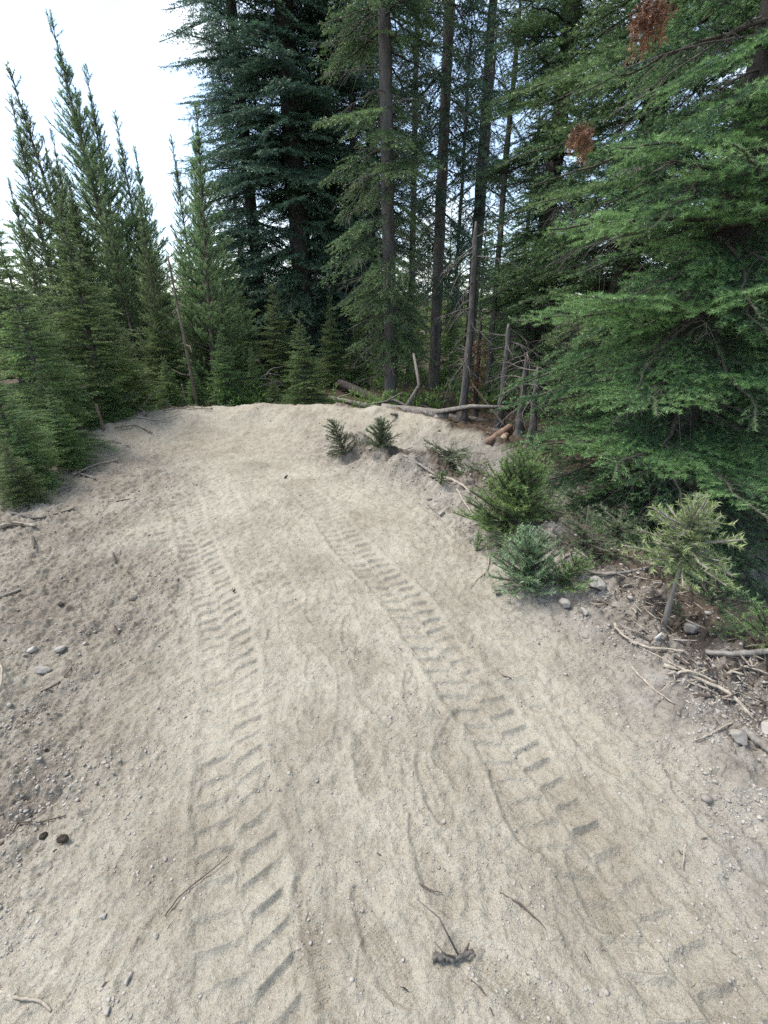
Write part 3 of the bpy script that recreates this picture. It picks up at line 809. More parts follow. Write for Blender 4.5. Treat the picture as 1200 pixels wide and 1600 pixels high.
place(r2, 4.15, 4.9, 'spruce whose dark trunk shows at the right edge of the photo', 'spruce tree', RG, 3.0, .95)
place(r2, 2.65, 8.6, 'rear spruce filling the gap beside the rightmost tall trunk', 'spruce tree', RG, 4.6, .9)
place(r2, 5.4, 7.2, 'dark spruce deep behind the right hand trees', 'spruce tree', RG, 5.2, 1.0)
place(r2, 5.7, 2.2, 'spruce standing just outside the right edge', 'spruce tree', RG, 2.1, .9)

# ---- far wood
FW = 'trees deep in the wood behind the berm'
far_rows = [
    (farA, 395, 16, .9, 0, 'far fir seen low between the left pines and the big firs'),
    (farB, 350, 19, .8, 1, 'far pine behind the small bluish fir'),
    (farA, 500, 19, .85, 2, 'far fir behind the round dark fir'),
    (farA, 545, 20, .75, 3, 'far fir left of the bare grey trunk, low in shade'),
    (farB, 585, 24, .75, 4, 'far pine directly behind the bare grey trunk'),
    (lightA, 560, 22, .7, 5, 'sunlit yellow green tree low behind the left of the bare grey trunk'),
    (lightA, 640, 24, .9, 0, 'sunlit yellow green tree between the two nearest tall trunks'),
    (lightA, 695, 22, .95, 1, 'bright green tree behind the grey snag'),
    (lightA, 745, 26, 1.1, 2, 'bright green tree right of the grey snag'),
    (farB, 665, 30, .75, 3, 'slender far tree in the bright gap beside the straight slender trunk'),
    (farB, 712, 34, .8, 4, 'slender far tree in the bright gap behind the grey snag'),
    (lightA, 790, 20, .8, 5, 'bright tree glimpsed under the right hand spruces'),
    (farA, 800, 16, .9, 1, 'far fir behind the left rim of the right hand spruces'),
    (farA, 870, 18, .9, 2, 'far fir hidden deep behind the right hand spruces'),
    (farB, 150, 20, .8, 2, 'far pine behind the left skyline near the tallest spire'),
    (farA, 20, 17, .65, 3, 'far fir behind the pines at the left edge'),
    (farA, 255, 20, .6, 4, 'far fir behind the lone pine spire'),
    (lightA, 652, 11.0, .26, 5, 'waist high yellow green sapling between the bare grey and the straight slender trunks'),
    (lightA, 590, 10.6, .22, 1, 'small yellow green sapling touching the left of the bare grey trunk'),
    (lightA, 560, 11.8, .30, 0, 'sapling lit yellow green beyond the end of the dark mossy log'),
    (lightA, 700, 10.4, .30, 2, 'bright sapling directly left of the grey snag'),
    (lightA, 765, 9.6, .26, 3, 'knee high bright sapling behind the cut logs'),
    (lightA, 445, 12.0, .30, 4, 'pale green sapling behind the brush pile'),
    (lightA, 620, 15, .42, 3, 'low yellow green sapling just right of the bare grey trunk'),
    (lightA, 570, 14, .38, 2, 'low sunlit sapling above the dark mossy log'),
    (lightA, 705, 14, .55, 1, 'bright sapling between the straight slender trunk and the grey snag'),
    (lightA, 770, 13, .50, 4, 'bright sapling right of the rust red sapling'),
    (lightA, 470, 26, .95, 3, 'sunlit tree showing through the foot of the big firs'),
    (lightA, 430, 18, .55, 4, 'pale young tree in the clearing behind the brush pile'),
]
for r_, bx, D, s, rz, lab in far_rows:
    by_base(r_, bx, D, lab, 'conifer', FW, rz * 1.1, s)

# a far-off wood that closes the horizon all round
def far_wood():
    rng = np.random.default_rng(77); cr = Crown()
    for i in range(260):
        a = rng.uniform(-1.35, 1.35); D = rng.uniform(24, 48)
        x, y = D * math.sin(a), D * math.cos(a)
        H = rng.uniform(3.5, 6.0) * D / 30; z = .2; base = np.array([x, y, gz(x, y)])
        while z < H:
            for k in range(5):
                cr.put(base + np.array([0, 0, z]), rng.random() * 6.3, rng.uniform(-.1, .5), max(.3, 1.7 * (1 - z / H)), 'vfar', 'fir', rng)
            z += .5
    o = link('far_wood', cr.needles_mesh('far_wood'), M['light'])
    tag(o, 'distant mass of green conifers closing the view behind the wood', 'woodland', kind='stuff')
far_wood()

exec_later = []
# ------------------------------------------------------------------ snags
def snag(name, H, r, seed, x, y, label, twigs, matn='deadwood', red=0, tilt=(0, 0), group=None):
    rng = np.random.default_rng(seed); root = empty(name, (x, y, gz(x, y)))
    mb = MB(); n = 26; z = np.linspace(-.15, H, n)
    wx = np.cumsum(rng.standard_normal(n)) * .006; wy = np.cumsum(rng.standard_normal(n)) * .006
    rad = r * (1 - .45 * np.clip(z, 0, H) / H) * (1 + .8 * np.exp(-np.clip(z, 0, 9) / .12)); rad[-1] *= .35; rad[-2] *= .7
    pts = np.stack([wx, wy, z], 1); add_tube(mb, pts, rad, 10, rng, .09)
    link('trunk', mb.mesh('trunk', True), M[matn], root)
    for i in range(twigs):
        mb = MB(); zz = rng.uniform(.5, H); b = np.array([np.interp(zz, z, wx), np.interp(zz, z, wy), zz])
        dead_twigs(mb, b, rng.random() * 6.28, rng.uniform(-.5, .3), rng.uniform(.25, .75), rng, rng.uniform(-.8, .1), .9, .010)
        link('dead_branch', mb.mesh('dead_branch'), M['deadwood' if matn == 'deadwood' else 'deadtwig'], root)
    if red:
        cr = Crown()
        for i in range(red):
            zz = rng.uniform(.55, 1.35)
            cr.put(np.array([0, 0, zz]), rng.random() * 6.28, rng.uniform(-1.3, -.7), rng.uniform(.2, .38), 'mid', 'spruce', rng)
        link('dead_needles', cr.needles_mesh('dead_needles'), M['red'], root)
    root.rotation_euler = (tilt[0], tilt[1], 0)
    return tag(root, label, 'dead tree', group)
p = at_y(722, 660, 7.3); snag('dead_snag', 2.75, .065, 31, p.x, 7.3, 'grey broken snag with twisted bare branches behind the right end of the berm', 26, 'bark')
p = at_y(741, 650, 7.5); snag('dead_sapling', 1.55, .045, 32, p.x, 7.5, 'thin dead tree with hanging rust red needles beside the grey snag', 8, 'bark_dark', 22)
for k, (px, py, D, r, H, lab) in enumerate([
    (758, 660, 9.0, .06, 6, 'pale thin bare stem standing behind the rust red sapling'),
    (703, 640, 12, .05, 7, 'pale thin bare stem in the bright gap left of the grey snag'),
    (733, 640, 13, .05, 7.5, 'pale thin bare stem in the bright gap right of the grey snag'),
    (782, 655, 6.9, .06, 1.5, 'dark slim stem left of the pair under the spruce edge'),
    (806, 690, 6.0, .05, 1.1, 'left greenish grey stem of the pair under the spruce edge'),
    (826, 700, 5.6, .05, .95, 'right greenish grey stem of the pair under the spruce edge')]):
    p = at_y(px, py, D)
    snag('bare_stem', H, r, 40 + k, p.x, D, lab, 10, 'bark', 0, (0, 0), 'bare stems among the trees behind the berm')

# ------------------------------------------------------------------ logs, sticks, roots
def stick(name, pts, rad, label, cat, matn, seed=0, group=None, seg=8, rough=.08, twigs=0, wobble=.0, cut=False, lift=0.0):
    """pts: world points; z is measured from the ground when 3rd item is a height"""
    rng = np.random.default_rng(seed + 500); P = np.array([list(p) for p in pts], float)
    m = max(len(P) * 5, 8); s = np.concatenate([[0], np.cumsum(np.linalg.norm(np.diff(P, axis=0), axis=1))]); u = np.linspace(0, s[-1], m)
    Q = np.stack([np.interp(u, s, P[:, c]) for c in range(3)], 1)
    if len(P) > 2:
        for _ in range(3): Q[1:-1] = (Q[:-2] + Q[1:-1] * 2 + Q[2:]) / 4
    if wobble: Q[:, :2] += np.cumsum(rng.standard_normal((m, 2)), 0) * wobble * .3; Q[:, 2] += np.abs(rng.standard_normal(m)) * wobble * .3
    r0, r1 = rad if isinstance(rad, tuple) else (rad, rad)
    R = np.linspace(r0, r1, m)
    c0 = Q[0].copy(); Q -= c0
    root = empty(name, c0) if (twigs or cut) else None
    mb = MB(); add_tube(mb, Q, R, seg, rng, rough)
    if root is None:
        o = link(name, mb.mesh(name, True), M[matn]); o.location = c0
        return tag(o, label, cat, group)
    link('shaft' if not cut else 'log_body', mb.mesh('shaft', True), M[matn], root)
    if twigs:
        for i in range(twigs):
            tb = MB(); k = rng.integers(1, m - 1); d = unit(rng.standard_normal(3) * np.array([1, 1, .4]) + np.array([0, 0, .25])); l = rng.uniform(3, 9) * max(r0, .006) * 2
            q = np.stack([Q[k], Q[k] + d * l * .5 + rng.standard_normal(3) * l * .08, Q[k] + d * l])
            add_tube(tb, q, [R[k] * .5, R[k] * .35, R[k] * .15], 4)
            link('side_twig', tb.mesh('side_twig'), M[matn], root)
    if cut:
        cb = MB(); t = unit(Q[0] - Q[1]); add_tube(cb, np.stack([Q[0] - t * .01, Q[0] + t * .004]), [r0 * .93, r0 * .90], 14)
        link('cut_end', cb.mesh('cut_end'), M['cutwood'], root)
    return tag(root, label, cat, group)
def G(px, py, up=0.0):
    p = ground_at(px, py); return (p.x, p.y, p.z + up)
def Y(px, py, D):
    p = at_y(px, py, D); return (p.x, p.y, p.z)
LG = 'fallen logs behind the berm'
stick('fallen_log', [Y(514, 621, 9.0), Y(598, 640, 8.0)], (.045, .055), 'thin pale log slanting down behind the middle of the berm', 'log', 'deadwood', 1, LG, twigs=4)
stick('fallen_log', [Y(530, 598, 10.4), Y(625, 640, 8.6)], (.09, .10), 'dark mossy log behind the thin pale log left of the bare grey trunk', 'log', 'bark_dark', 2, LG)
stick('fallen_log', [Y(596, 640, 7.55), Y(700, 652, 7.3)], (.10, .115), 'thick grey log lying along the berm crest at the foot of the bare grey trunk', 'log', 'deadwood', 3, LG, twigs=5)
stick('fallen_log', [Y(660, 650, 7.9), Y(765, 664, 7.3)], (.085, .095), 'long grey log behind the berm crest running to the grey snag', 'log', 'bark', 4, LG, twigs=4)
stick('fallen_log', [Y(688, 662, 7.0), Y(765, 682, 6.5)], (.05, .065), 'short pale log below the longer grey logs at the berm crest', 'log', 'deadwood', 5, LG, cut=True)
stick('fallen_log', [Y(745, 668, 7.0), Y(835, 690, 6.2)], (.055, .06), 'grey log passing behind the foot of the rust red sapling', 'log', 'bark', 6, LG)
stick('cut_log', [Y(796, 668, 6.1), Y(762, 692, 5.7)], (.055, .055), 'short reddish cut log tilted against the bare stems', 'log', 'redwood', 7, cut=True)
stick('cut_log', [Y(787, 684, 5.75), Y(800, 672, 6.6)], (.045, .045), 'small cut log showing its round pale end beside the reddish log', 'log', 'redwood', 8, cut=True)
stick('fallen_log', [Y(838, 672, 6.6), Y(862, 674, 6.5)], (.03, .03), 'short pale broken branch right of the bare stems', 'branch', 'deadwood', 9)
stick('leaning_stick', [Y(738, 600, 7.2), Y(790, 668, 6.6)], (.012, .02), 'thin dark stick leaning behind the rust red sapling', 'stick', 'darkstick', 10)
stick('fallen_log', [G(885, 775, .06), G(940, 800, .09), G(1000, 838, .05)], (.035, .045), 'weathered grey log on the bank below the nearest spruce', 'log', 'deadwood', 11, twigs=5)
stick('fallen_log', [G(915, 812, .03), G(990, 862, .03)], (.03, .035), 'second grey log half buried below the weathered log', 'log', 'bark', 12, twigs=3)
RT_ = 'roots and sticks torn up along the right edge'
S = [
    ([(905, 895), (935, 902), (975, 900), (1016, 893)], (.010, .007), 'grey stick lying level between the bluish fir and the yellow sapling', 'stick', 'deadwood', 2, .02),
    ([(672, 748), (705, 753), (728, 765), (735, 778)], (.016, .010), 'pinkish peeled branch curving over the top of the dirt mound', 'branch', 'root', 1, .02),
    ([(713, 770), (730, 800), (760, 832), (795, 855)], (.009, .005), 'long pale root running down beside the big green bush', 'root', 'root', 2, .02),
    ([(745, 845), (765, 870), (762, 895), (735, 920)], (.005, .003), 'thin hooked root below the small green tuft', 'root', 'root', 2, .01),
    ([(630, 715), (660, 735), (690, 752)], (.014, .010), 'grey branch lying on the mound right of the small firs', 'branch', 'deadwood', 3, .02),
    ([(665, 790), (680, 805), (700, 795)], (.005, .003), 'bare twig standing out of the mound slope', 'twig', 'deadwood', 3, .03),
    ([(980, 1010), (1010, 1020), (1060, 1022)], (.006, .005), 'pale stick crossing the foot of the yellow sapling', 'stick', 'root', 1, .02),
    ([(1035, 1045), (1060, 1050), (1095, 1072), (1130, 1090), (1165, 1130)], (.011, .006), 'thick pale root winding down the right edge', 'root', 'root', 3, .015),
    ([(985, 1050), (1015, 1078), (1045, 1105)], (.006, .003), 'straight thin root below the start of the winding root', 'root', 'root', 1, .008),
    ([(1040, 1062), (1075, 1058), (1110, 1075)], (.006, .004), 'short root looping over the winding root', 'root', 'root', 1, .03),
    ([(958, 985), (965, 1005), (985, 1020)], (.008, .004), 'curled peeled root end poking from the bank left of the yellow sapling', 'root', 'root', 1, .035),
    ([(1100, 1028), (1150, 1030), (1199, 1027)], (.011, .013), 'level grey branch cut by the right edge of the photo', 'branch', 'deadwood', 2, .02),
    ([(1155, 1150), (1180, 1165), (1210, 1185)], (.016, .018), 'stout pale stick at the right edge below the flat slab', 'stick', 'deadwood', 1, .02),
    ([(1118, 950), (1140, 965), (1165, 985)], (.010, .007), 'broken branch in the dark hollow right of the yellow sapling', 'branch', 'deadwood', 2, .03),
    ([(1150, 1130), (1120, 1150), (1085, 1165)], (.004, .002), 'fine root hair across the stony debris at the right edge', 'root', 'root', 2, .012),
    ([(1185, 820), (1215, 850), (1260, 870)], (.014, .012), 'brown branch across the lower trail at the right edge', 'branch', 'bark_pine', 2, .02),
    ([(880, 880), (905, 870), (925, 850)], (.005, .003), 'thin twig behind the bluish fir', 'twig', 'deadwood', 3, .03),
]
for i, (pp, rd, lab, cat, mt, tw, lf) in enumerate(S):
    stick({'stick': 'stick', 'branch': 'fallen_branch', 'root': 'torn_root', 'twig': 'dead_twig'}[cat], [G(a, b, lf) for a, b in pp], rd, lab, cat, mt, 30 + i, RT_, 6, .10, tw, .006)
LF = 'sticks and twigs lying left of the tracks'
S = [
    ([(-15, 940), (10, 935), (33, 925)], (.012, .008), 'pale broken branch end at the left edge beside the dark clods', 'branch', 'deadwood', 0, .012),
    ([(-2, 1040), (9, 1060), (8, 1085), (-2, 1105)], (.006, .004), 'white curved root arching out of the bank at the left edge', 'root', 'root', 0, .05),
    ([(65, 1085), (95, 1070), (119, 1042)], (.004, .0025), 'dark curved twig right of the half buried stone', 'twig', 'darkstick', 1, .006),
    ([(260, 1437), (280, 1405), (325, 1375), (355, 1343)], (.0022, .0014), 'long thin dark twig lying beside the left track', 'twig', 'darkstick', 0, .004),
    ([(-10, 1553), (30, 1562), (70, 1573), (86, 1592)], (.0045, .0028), 'peeled whitish stick at the lower left corner', 'stick', 'root', 1, .005),
    ([(0, 1280), (22, 1268), (44, 1253)], (.003, .002), 'short dark twig at the left edge above the clods', 'twig', 'darkstick', 0, .006),
    ([(-5, 1335), (22, 1305), (28, 1285), (60, 1288), (108, 1279)], (.0035, .0018), 'bent grey twig just above the dark clods', 'twig', 'darkstick', 2, .005),
    ([(53, 845), (57, 856), (58, 865)], (.008, .008), 'short dark stub sticking up near the left bank', 'stub', 'darkstick', 0, .03),
    ([(178, 868), (183, 885)], (.005, .006), 'small dark stub standing in the grey patch left of the tracks', 'stub', 'darkstick', 0, .02),
    ([(180, 982), (187, 997)], (.004, .005), 'small dark stub nearest the camera left of the tracks', 'stub', 'darkstick', 0, .015),
    ([(182, 785), (207, 780)], (.006, .005), 'short dark stick on the far dirt left of the tracks', 'stick', 'darkstick', 0, .006),
    ([(20, 805), (60, 815), (118, 798)], (.010, .006), 'grey branch lying under the nearest left fir', 'branch', 'bark', 2, .015),
    ([(208, 632), (228, 652)], (.035, .03), 'broken grey branch end on the bank behind the bare stemmed fir', 'branch', 'deadwood', 2, .05),
    ([(780, 1398), (810, 1415), (840, 1440), (868, 1470)], (.003, .0018), 'dark root thread pressed in the dirt between the boot prints', 'root', 'darkstick', 0, .002),
    ([(735, 1540), (755, 1560), (770, 1600)], (.0025, .0018), 'dark root thread at the bottom edge below the bark chunk', 'root', 'darkstick', 0, .002),
    ([(783, 1058), (800, 1062)], (.003, .002), 'tiny forked twig right of the right track', 'twig', 'darkstick', 2, .004),
    ([(1068, 1325), (1064, 1345), (1062, 1365)], (.0035, .002), 'pale twig upright in the grey dirt at the lower right', 'twig', 'root', 0, .004),
    ([(655, 1387), (675, 1392), (692, 1400)], (.0022, .0014), 'fine curved twig above the bark chunk', 'twig', 'darkstick', 0, .003),
]
for i, (pp, rd, lab, cat, mt, tw, lf) in enumerate(S):
    stick({'stick': 'stick', 'branch': 'fallen_branch', 'root': 'torn_root', 'twig': 'dead_twig', 'stub': 'wood_stub'}[cat], [G(a, b, lf) for a, b in pp], rd, lab, cat, mt, 60 + i, LF, 6, .08, tw, .003)
LB = 'roots and sticks strewn along the left bank'
S = [
    ([(115, 745), (150, 728), (185, 722)], (.012, .006), 'grey root at the left bank between the low fir and the dirt', 2, .02),
    ([(95, 722), (120, 742), (150, 752)], (.016, .010), 'curved grey branch under the low spreading fir on the left', 1, .02),
    ([(150, 700), (175, 690), (205, 700)], (.010, .006), 'pale broken stick at the foot of the small bare stemmed fir', 2, .02),
    ([(180, 672), (215, 668), (240, 680)], (.014, .008), 'stick lying where the left bank meets the berm', 3, .03),
    ([(215, 655), (250, 662), (282, 650)], (.012, .006), 'root sticking from the pinkish soil of the bank crest', 3, .03),
    ([(255, 645), (290, 640), (335, 643)], (.012, .006), 'twiggy branch on the berm crest at the leaning stem', 4, .03),
    ([(330, 640), (370, 634), (402, 640)], (.010, .006), 'thin pale branch on the berm crest below the bluish fir', 3, .02),
    ([(30, 772), (70, 775), (110, 765)], (.014, .008), 'dark branch in the litter below the nearest left fir', 2, .02),
    ([(0, 830), (25, 822), (60, 826)], (.020, .012), 'thick dark branch butt at the left edge under the firs', 2, .02),
]
for i, (pp, rd, lab, tw, lf) in enumerate(S):
    stick('fallen_branch', [G(a, b, lf) for a, b in pp], rd, lab, 'branch', 'deadwood' if i % 2 else 'root', 130 + i, LB, 6, .1, tw, .008)
stick('bare_stem', [Y(308, 634, 8.05), Y(286, 520, 8.1), Y(262, 400, 8.3)], (.030, .016), 'slender pale pine stem leaning left out of the berm crest', 'tree stem', 'bark_pine', 150, None, 8, .06, 5)
stick('bare_stem', [Y(293, 634, 8.2), Y(284, 600, 8.25)], (.018, .014), 'short pale stem just left of the slender leaning stem', 'tree stem', 'bark_pine', 151)
stick('bare_stem', [Y(166, 684, 6.0), Y(150, 632, 6.1)], (.022, .018), 'bare pale lower stem of a sapling on the left bank', 'tree stem', 'bark_pine', 152)
stick('bark_chunk', [G(675, 1500, .008), G(700, 1508, .012), G(722, 1500, .01), G(735, 1488, .012)], (.009, .004), 'gnarled piece of grey root bark near the bottom of the photo', 'bark', 'bark', 91, None, 7, .35, 3, .004)
# brush pile behind the berm
BPL = ['topmost branch of the brush pile behind the berm', 'second branch from the top of the brush pile', 'third branch from the top of the brush pile', 'bare grey branch just above the middle of the brush pile',
       'middle branch of the grey brush pile', 'branch just below the middle of the brush pile', 'third branch from the bottom of the brush pile', 'second branch from the bottom of the brush pile', 'lowest branch of the brush pile behind the berm']
BP = 'bare branches of the brush pile behind the berm'
rng = np.random.default_rng(9)
for k in range(9):
    a = Y(405 + rng.uniform(-12, 12), 598 + k * 4 - 12, 8.6 + .05 * k); b = Y(432 + rng.uniform(-14, 14), 582 + k * 4 + rng.uniform(-14, 10), 8.7 + .05 * k)
    mid = tuple((a[i] + b[i]) / 2 + rng.normal(0, .05) for i in range(3))
    stick('dead_branch', [a, mid, b], (.014, .006), BPL[k], 'branch', 'deadwood', 100 + k, BP, 5, .1, 0, .01)

# ------------------------------------------------------------------ stones and clods
def ico():
    t = (1 + 5 ** .5) / 2
    v = np.array([(-1, t, 0), (1, t, 0), (-1, -t, 0), (1, -t, 0), (0, -1, t), (0, 1, t), (0, -1, -t), (0, 1, -t), (t, 0, -1), (t, 0, 1), (-t, 0, -1), (-t, 0, 1)], float)
    f = np.array([(0, 11, 5), (0, 5, 1), (0, 1, 7), (0, 7, 10), (0, 10, 11), (1, 5, 9), (5, 11, 4), (11, 10, 2), (10, 7, 6), (7, 1, 8), (3, 9, 4), (3, 4, 2), (3, 2, 6), (3, 6, 8), (3, 8, 9), (4, 9, 5), (2, 4, 11), (6, 2, 10), (8, 6, 7), (9, 8, 1)])
    return unit(v), f
def subdiv(v, f):
    e = {}; v = list(map(tuple, v)); out = []
    def mid(a, b):
        k = (min(a, b), max(a, b))
        if k not in e:
            m = unit(np.array([(np.array(v[a]) + np.array(v[b])) / 2]))[0]; v.append(tuple(m)); e[k] = len(v) - 1
        return e[k]
    for a, b, c in f:
        x, y, z = mid(a, b), mid(b, c), mid(c, a); out += [(a, x, z), (x, b, y), (z, y, c), (x, y, z)]
    return np.array(v), np.array(out)
IV, IF = ico(); IV2, IF2 = subdiv(*subdiv(IV, IF))
def rock(name, px, py, size, label, cat='stone', matn='stone', seed=0, group=None, sink=.3, facet=True):
    rng = np.random.default_rng(seed + 900); p = ground_at(px, py)
    v = IV2.copy()
    for _ in range(11):      # planes cut flat faces
        d = unit(rng.standard_normal(3)); h = rng.uniform(.42, .85) if facet else rng.uniform(.85, 1)
        s = v @ d; v = v - np.outer(np.clip(s - h, 0, None), d)
    v += .02 * rng.standard_normal(v.shape)
    v = v * np.array(size) / 2
    R = rot(rng.random() * 6.28, rng.normal(0, .2), rng.normal(0, .2)); v = v @ R.T
    me = new_mesh(name, v, IF2.ravel(), np.full(len(IF2), 3), {'tint': np.full(len(v), rng.random() * .8)})
    o = link(name, me, M[matn]); o.location = (p.x, p.y, p.z + size[2] / 2 * (1 - sink))
    return tag(o, label, cat, group)
SG = 'stones lying in the dirt beside the trail'
for i, (px, py, sz, lab) in enumerate([
    (70, 1055, (.075, .055, .04), 'dusty round stone half buried left of the dark curved twig'),
    (95, 1018, (.07, .05, .03), 'flat topped grey stone above the half buried round stone'),
    (52, 1018, (.05, .04, .035), 'small pale stone left of the flat topped stone'),
    (1200, 1142, (.13, .10, .05), 'largest flat pale slab cut by the right edge'),
    (1150, 1162, (.075, .06, .05), 'angular grey stone left of the flat pale slab'),
    (1040, 1062, (.03, .025, .02), 'small rounded stone caught among the pale roots'),
    (1080, 990, (.11, .08, .07), 'round grey boulder right of the yellow sapling stem'),
    (880, 950, (.08, .07, .06), 'lumpy dirt covered stone below the bluish fir'),
    (912, 962, (.06, .05, .05), 'pale stone right of the lumpy dirt covered stone'),
    (930, 925, (.10, .08, .09), 'clod of packed soil at the foot of the level grey stick'),
    (167, 1318, (.02, .015, .012), 'small white stone right of the dark clods'),
    (200, 1535, (.022, .018, .012), 'pale angular stone at the lower left'),
    (172, 1586, (.03, .02, .014), 'whitish wedge shaped stone at the bottom edge'),
    (260, 1350, (.016, .013, .01), 'small white pebble beside the long thin twig'),
    (163, 1435, (.022, .018, .012), 'pale pebble in the dark stony patch at the lower left'),
    (165, 1545, (.018, .012, .01), 'small pebble left of the pale angular stone'),
    (178, 1210, (.014, .01, .01), 'tiny dark pebble left of the tracks'),
    (135, 1010, (.03, .025, .018), 'pale pebble right of the flat topped grey stone'),
    (165, 1195, (.025, .02, .014), 'small grey stone in the dirt left of the near track'),
    (175, 1550, (.014, .01, .008), 'grey pebble beside the pale angular stone'),
    (245, 1468, (.018, .014, .012), 'purplish pebble below the long thin twig'),
    (1210, 1170, (.06, .05, .04), 'small slab fragment at the right edge under the flat slab'),
    (1120, 1115, (.03, .025, .02), 'pale stone above the angular grey stone'),
    (690, 806, (.06, .05, .04), 'stone embedded in the slope of the dirt mound'),
    (1004, 1090, (.035, .012, .01), 'pale wood coloured stone sliver below the straight thin root'),
    ]):
    rock('stone', px, py, sz, lab, 'stone', 'stone', i, SG)
CG = 'dark clods on the dirt at the lower left'
rock('dark_clod', 71, 1313, (.024, .022, .020), 'left dark round clod of the pair at the lower left', 'clod', 'dung', 50, CG, .15, False)
rock('dark_clod', 100, 1315, (.036, .024, .022), 'right dark oval clod of the pair at the lower left', 'clod', 'dung', 51, CG, .15, False)
rock('dark_clod', 90, 1338, (.012, .010, .008), 'smallest dark crumb below the pair of clods', 'clod', 'dung', 52, CG, .15, False)
rock('dark_clod', 73, 1174, (.014, .012, .012), 'small dark clod above the bent grey twig', 'clod', 'dung', 53, CG, .15, False)
rock('dark_clod', 96, 948, (.05, .03, .02), 'dark flat clod of soil near the left bank', 'clod', 'dung', 54, CG, .3, False)
rock('dark_clod', 366, 925, (.022, .016, .012), 'dark clod lying on the left track', 'clod', 'dung', 55, CG, .15, False)
rock('dark_clod', 447, 747, (.05, .03, .02), 'dark clod on the far dirt between the tracks', 'clod', 'dung', 56, CG, .15, False)
# white chip by the yellow sapling
mb = MB(); mb.add([(0, 0, -.034), (.018, 0, 0), (0, 0, .034), (-.018, 0, 0), (0, .004, -.034), (.018, .004, 0), (0, .004, .034), (-.018, .004, 0)],
                  [(0, 1, 2, 3), (7, 6, 5, 4), (0, 4, 5, 1), (1, 5, 6, 2), (2, 6, 7, 3), (3, 7, 4, 0)], 1.0)
o = link('wood_chip', mb.mesh('wood_chip'), stone_mat('pale_chip', (.6, .58, .55), (.75, .73, .7)))
o.location = Vector(G(1025, 1010, .035)); o.rotation_euler = (.2, .1, .3)
tag(o, 'white diamond shaped chip standing at the foot of the yellow sapling', 'chip')

def scatter(name, n, fn_px, sizes, matn, label, cat, seed, flatz=.6, dens=None):
    rng = np.random.default_rng(seed)
    pxs, pys = fn_px(rng, n)
    cx = (pxs - 600) / F; cy = (800 - pys) / F; c, s = math.cos(PITCH), math.sin(PITCH)
    dy = c + cy * s; dz = -s + cy * c
    k = -CAM_H / dz; x = cx * k; y = dy * k
    for _ in range(6):
        h = height(x, y, False); k = (h - CAM_H) / dz; k = np.clip(k, .3, 12); x = cx * k * .5 + x * .5; y = dy * k * .5 + y * .5
    return rng, x, y
def px_ground(rng, n):
    return rng.uniform(-60, 1260, n), 1640 - 990 * rng.random(n) ** .8
def gravel():
    rng, x, y = scatter('gravel', 95000, px_ground, None, None, None, None, 5)
    _, forest, moundm, left, grey, sdc, sm = macro(x, y)
    clump = np.clip(.5 + 1.6 * fbm(x, y, .25, 2, 301), 0.03, 1)
    keep = rng.random(len(x)) < np.clip((.24 + .28 * left + .8 * moundm + .45 * grey + .3 * (sm > 0)) * clump * 1.25, 0, 1) * (1 - .6 * forest) * (1 - .6 * lanes(x, y))
    x, y = x[keep], y[keep]; h = height(x, y); n = len(x)
    s = .0011 + .0042 * rng.random(n) ** 5 + .0013 * y * rng.random(n) ** 3 + .004 * left[keep] * rng.random(n) ** 6
    s *= 1 + .8 * moundm[keep] * rng.random(n)
    V = []; ax = rng.uniform(.6, 1.5, (n, 3)); ax[:, 2] *= .65
    for_ = IV[None] * (1 + .24 * rng.standard_normal((n, 12, 1))) * ax[:, None] * s[:, None, None]
    a = rng.random(n) * 6.28; ca, sa = np.cos(a)[:, None], np.sin(a)[:, None]
    X = for_[..., 0] * ca - for_[..., 1] * sa + x[:, None]; Y_ = for_[..., 0] * sa + for_[..., 1] * ca + y[:, None]; Z = for_[..., 2] + (h + s * .08)[:, None]
    f = IF[None] + (np.arange(n) * 12)[:, None, None]
    me = new_mesh('gravel', np.stack([X, Y_, Z], -1).reshape(-1, 3), f.ravel(), np.full(n * 20, 3), {'tint': np.repeat(np.clip(rng.random(n) ** 1.5, 0, 1), 12)})
    tag(link('gravel', me, M['gravel']), 'loose gravel and grit scattered over the dirt', 'gravel', kind='stuff')
gravel()
M['clod'] = stone_mat('soil_clod', (.07, .058, .048), (.26, .232, .20))
def clods():
    rng = np.random.default_rng(8); x = rng.uniform(-4.6, 3, 60000); y = rng.uniform(.6, 8, 60000)
    _, forest, moundm, left, grey, sdc, sm = macro(x, y)
    cr = np.exp(-((sdc - .12) / .16) ** 2)
    p = .16 * moundm ** 1.5 + .10 * cr + .012 * left
    keep = rng.random(len(x)) < p * np.clip(.4 + 2 * fbm(x, y, .35, 2, 321), .02, 1.2)
    x, y = x[keep], y[keep]; n = len(x); h = height(x, y); s = .004 + .022 * rng.random(n) ** 4 + .003 * rng.random(n)
    V = IV[None] * (1 + .22 * rng.standard_normal((n, 12, 1))) * (rng.uniform(.6, 1.4, (n, 3)) * np.array([1, 1, .7]))[:, None] * s[:, None, None]
    V = V + np.stack([x, y, h + s * .1], 1)[:, None]
    f = IF[None] + (np.arange(n) * 12)[:, None, None]
    me = new_mesh('soil_clods', V.reshape(-1, 3), f.ravel(), np.full(n * 20, 3), {'tint': np.repeat(rng.random(n) ** 2 * .6, 12)})
    tag(link('soil_clods', me, M['clod']), 'crumbled clods of soil along the mound and the berm crest', 'soil clods', kind='stuff')
clods()
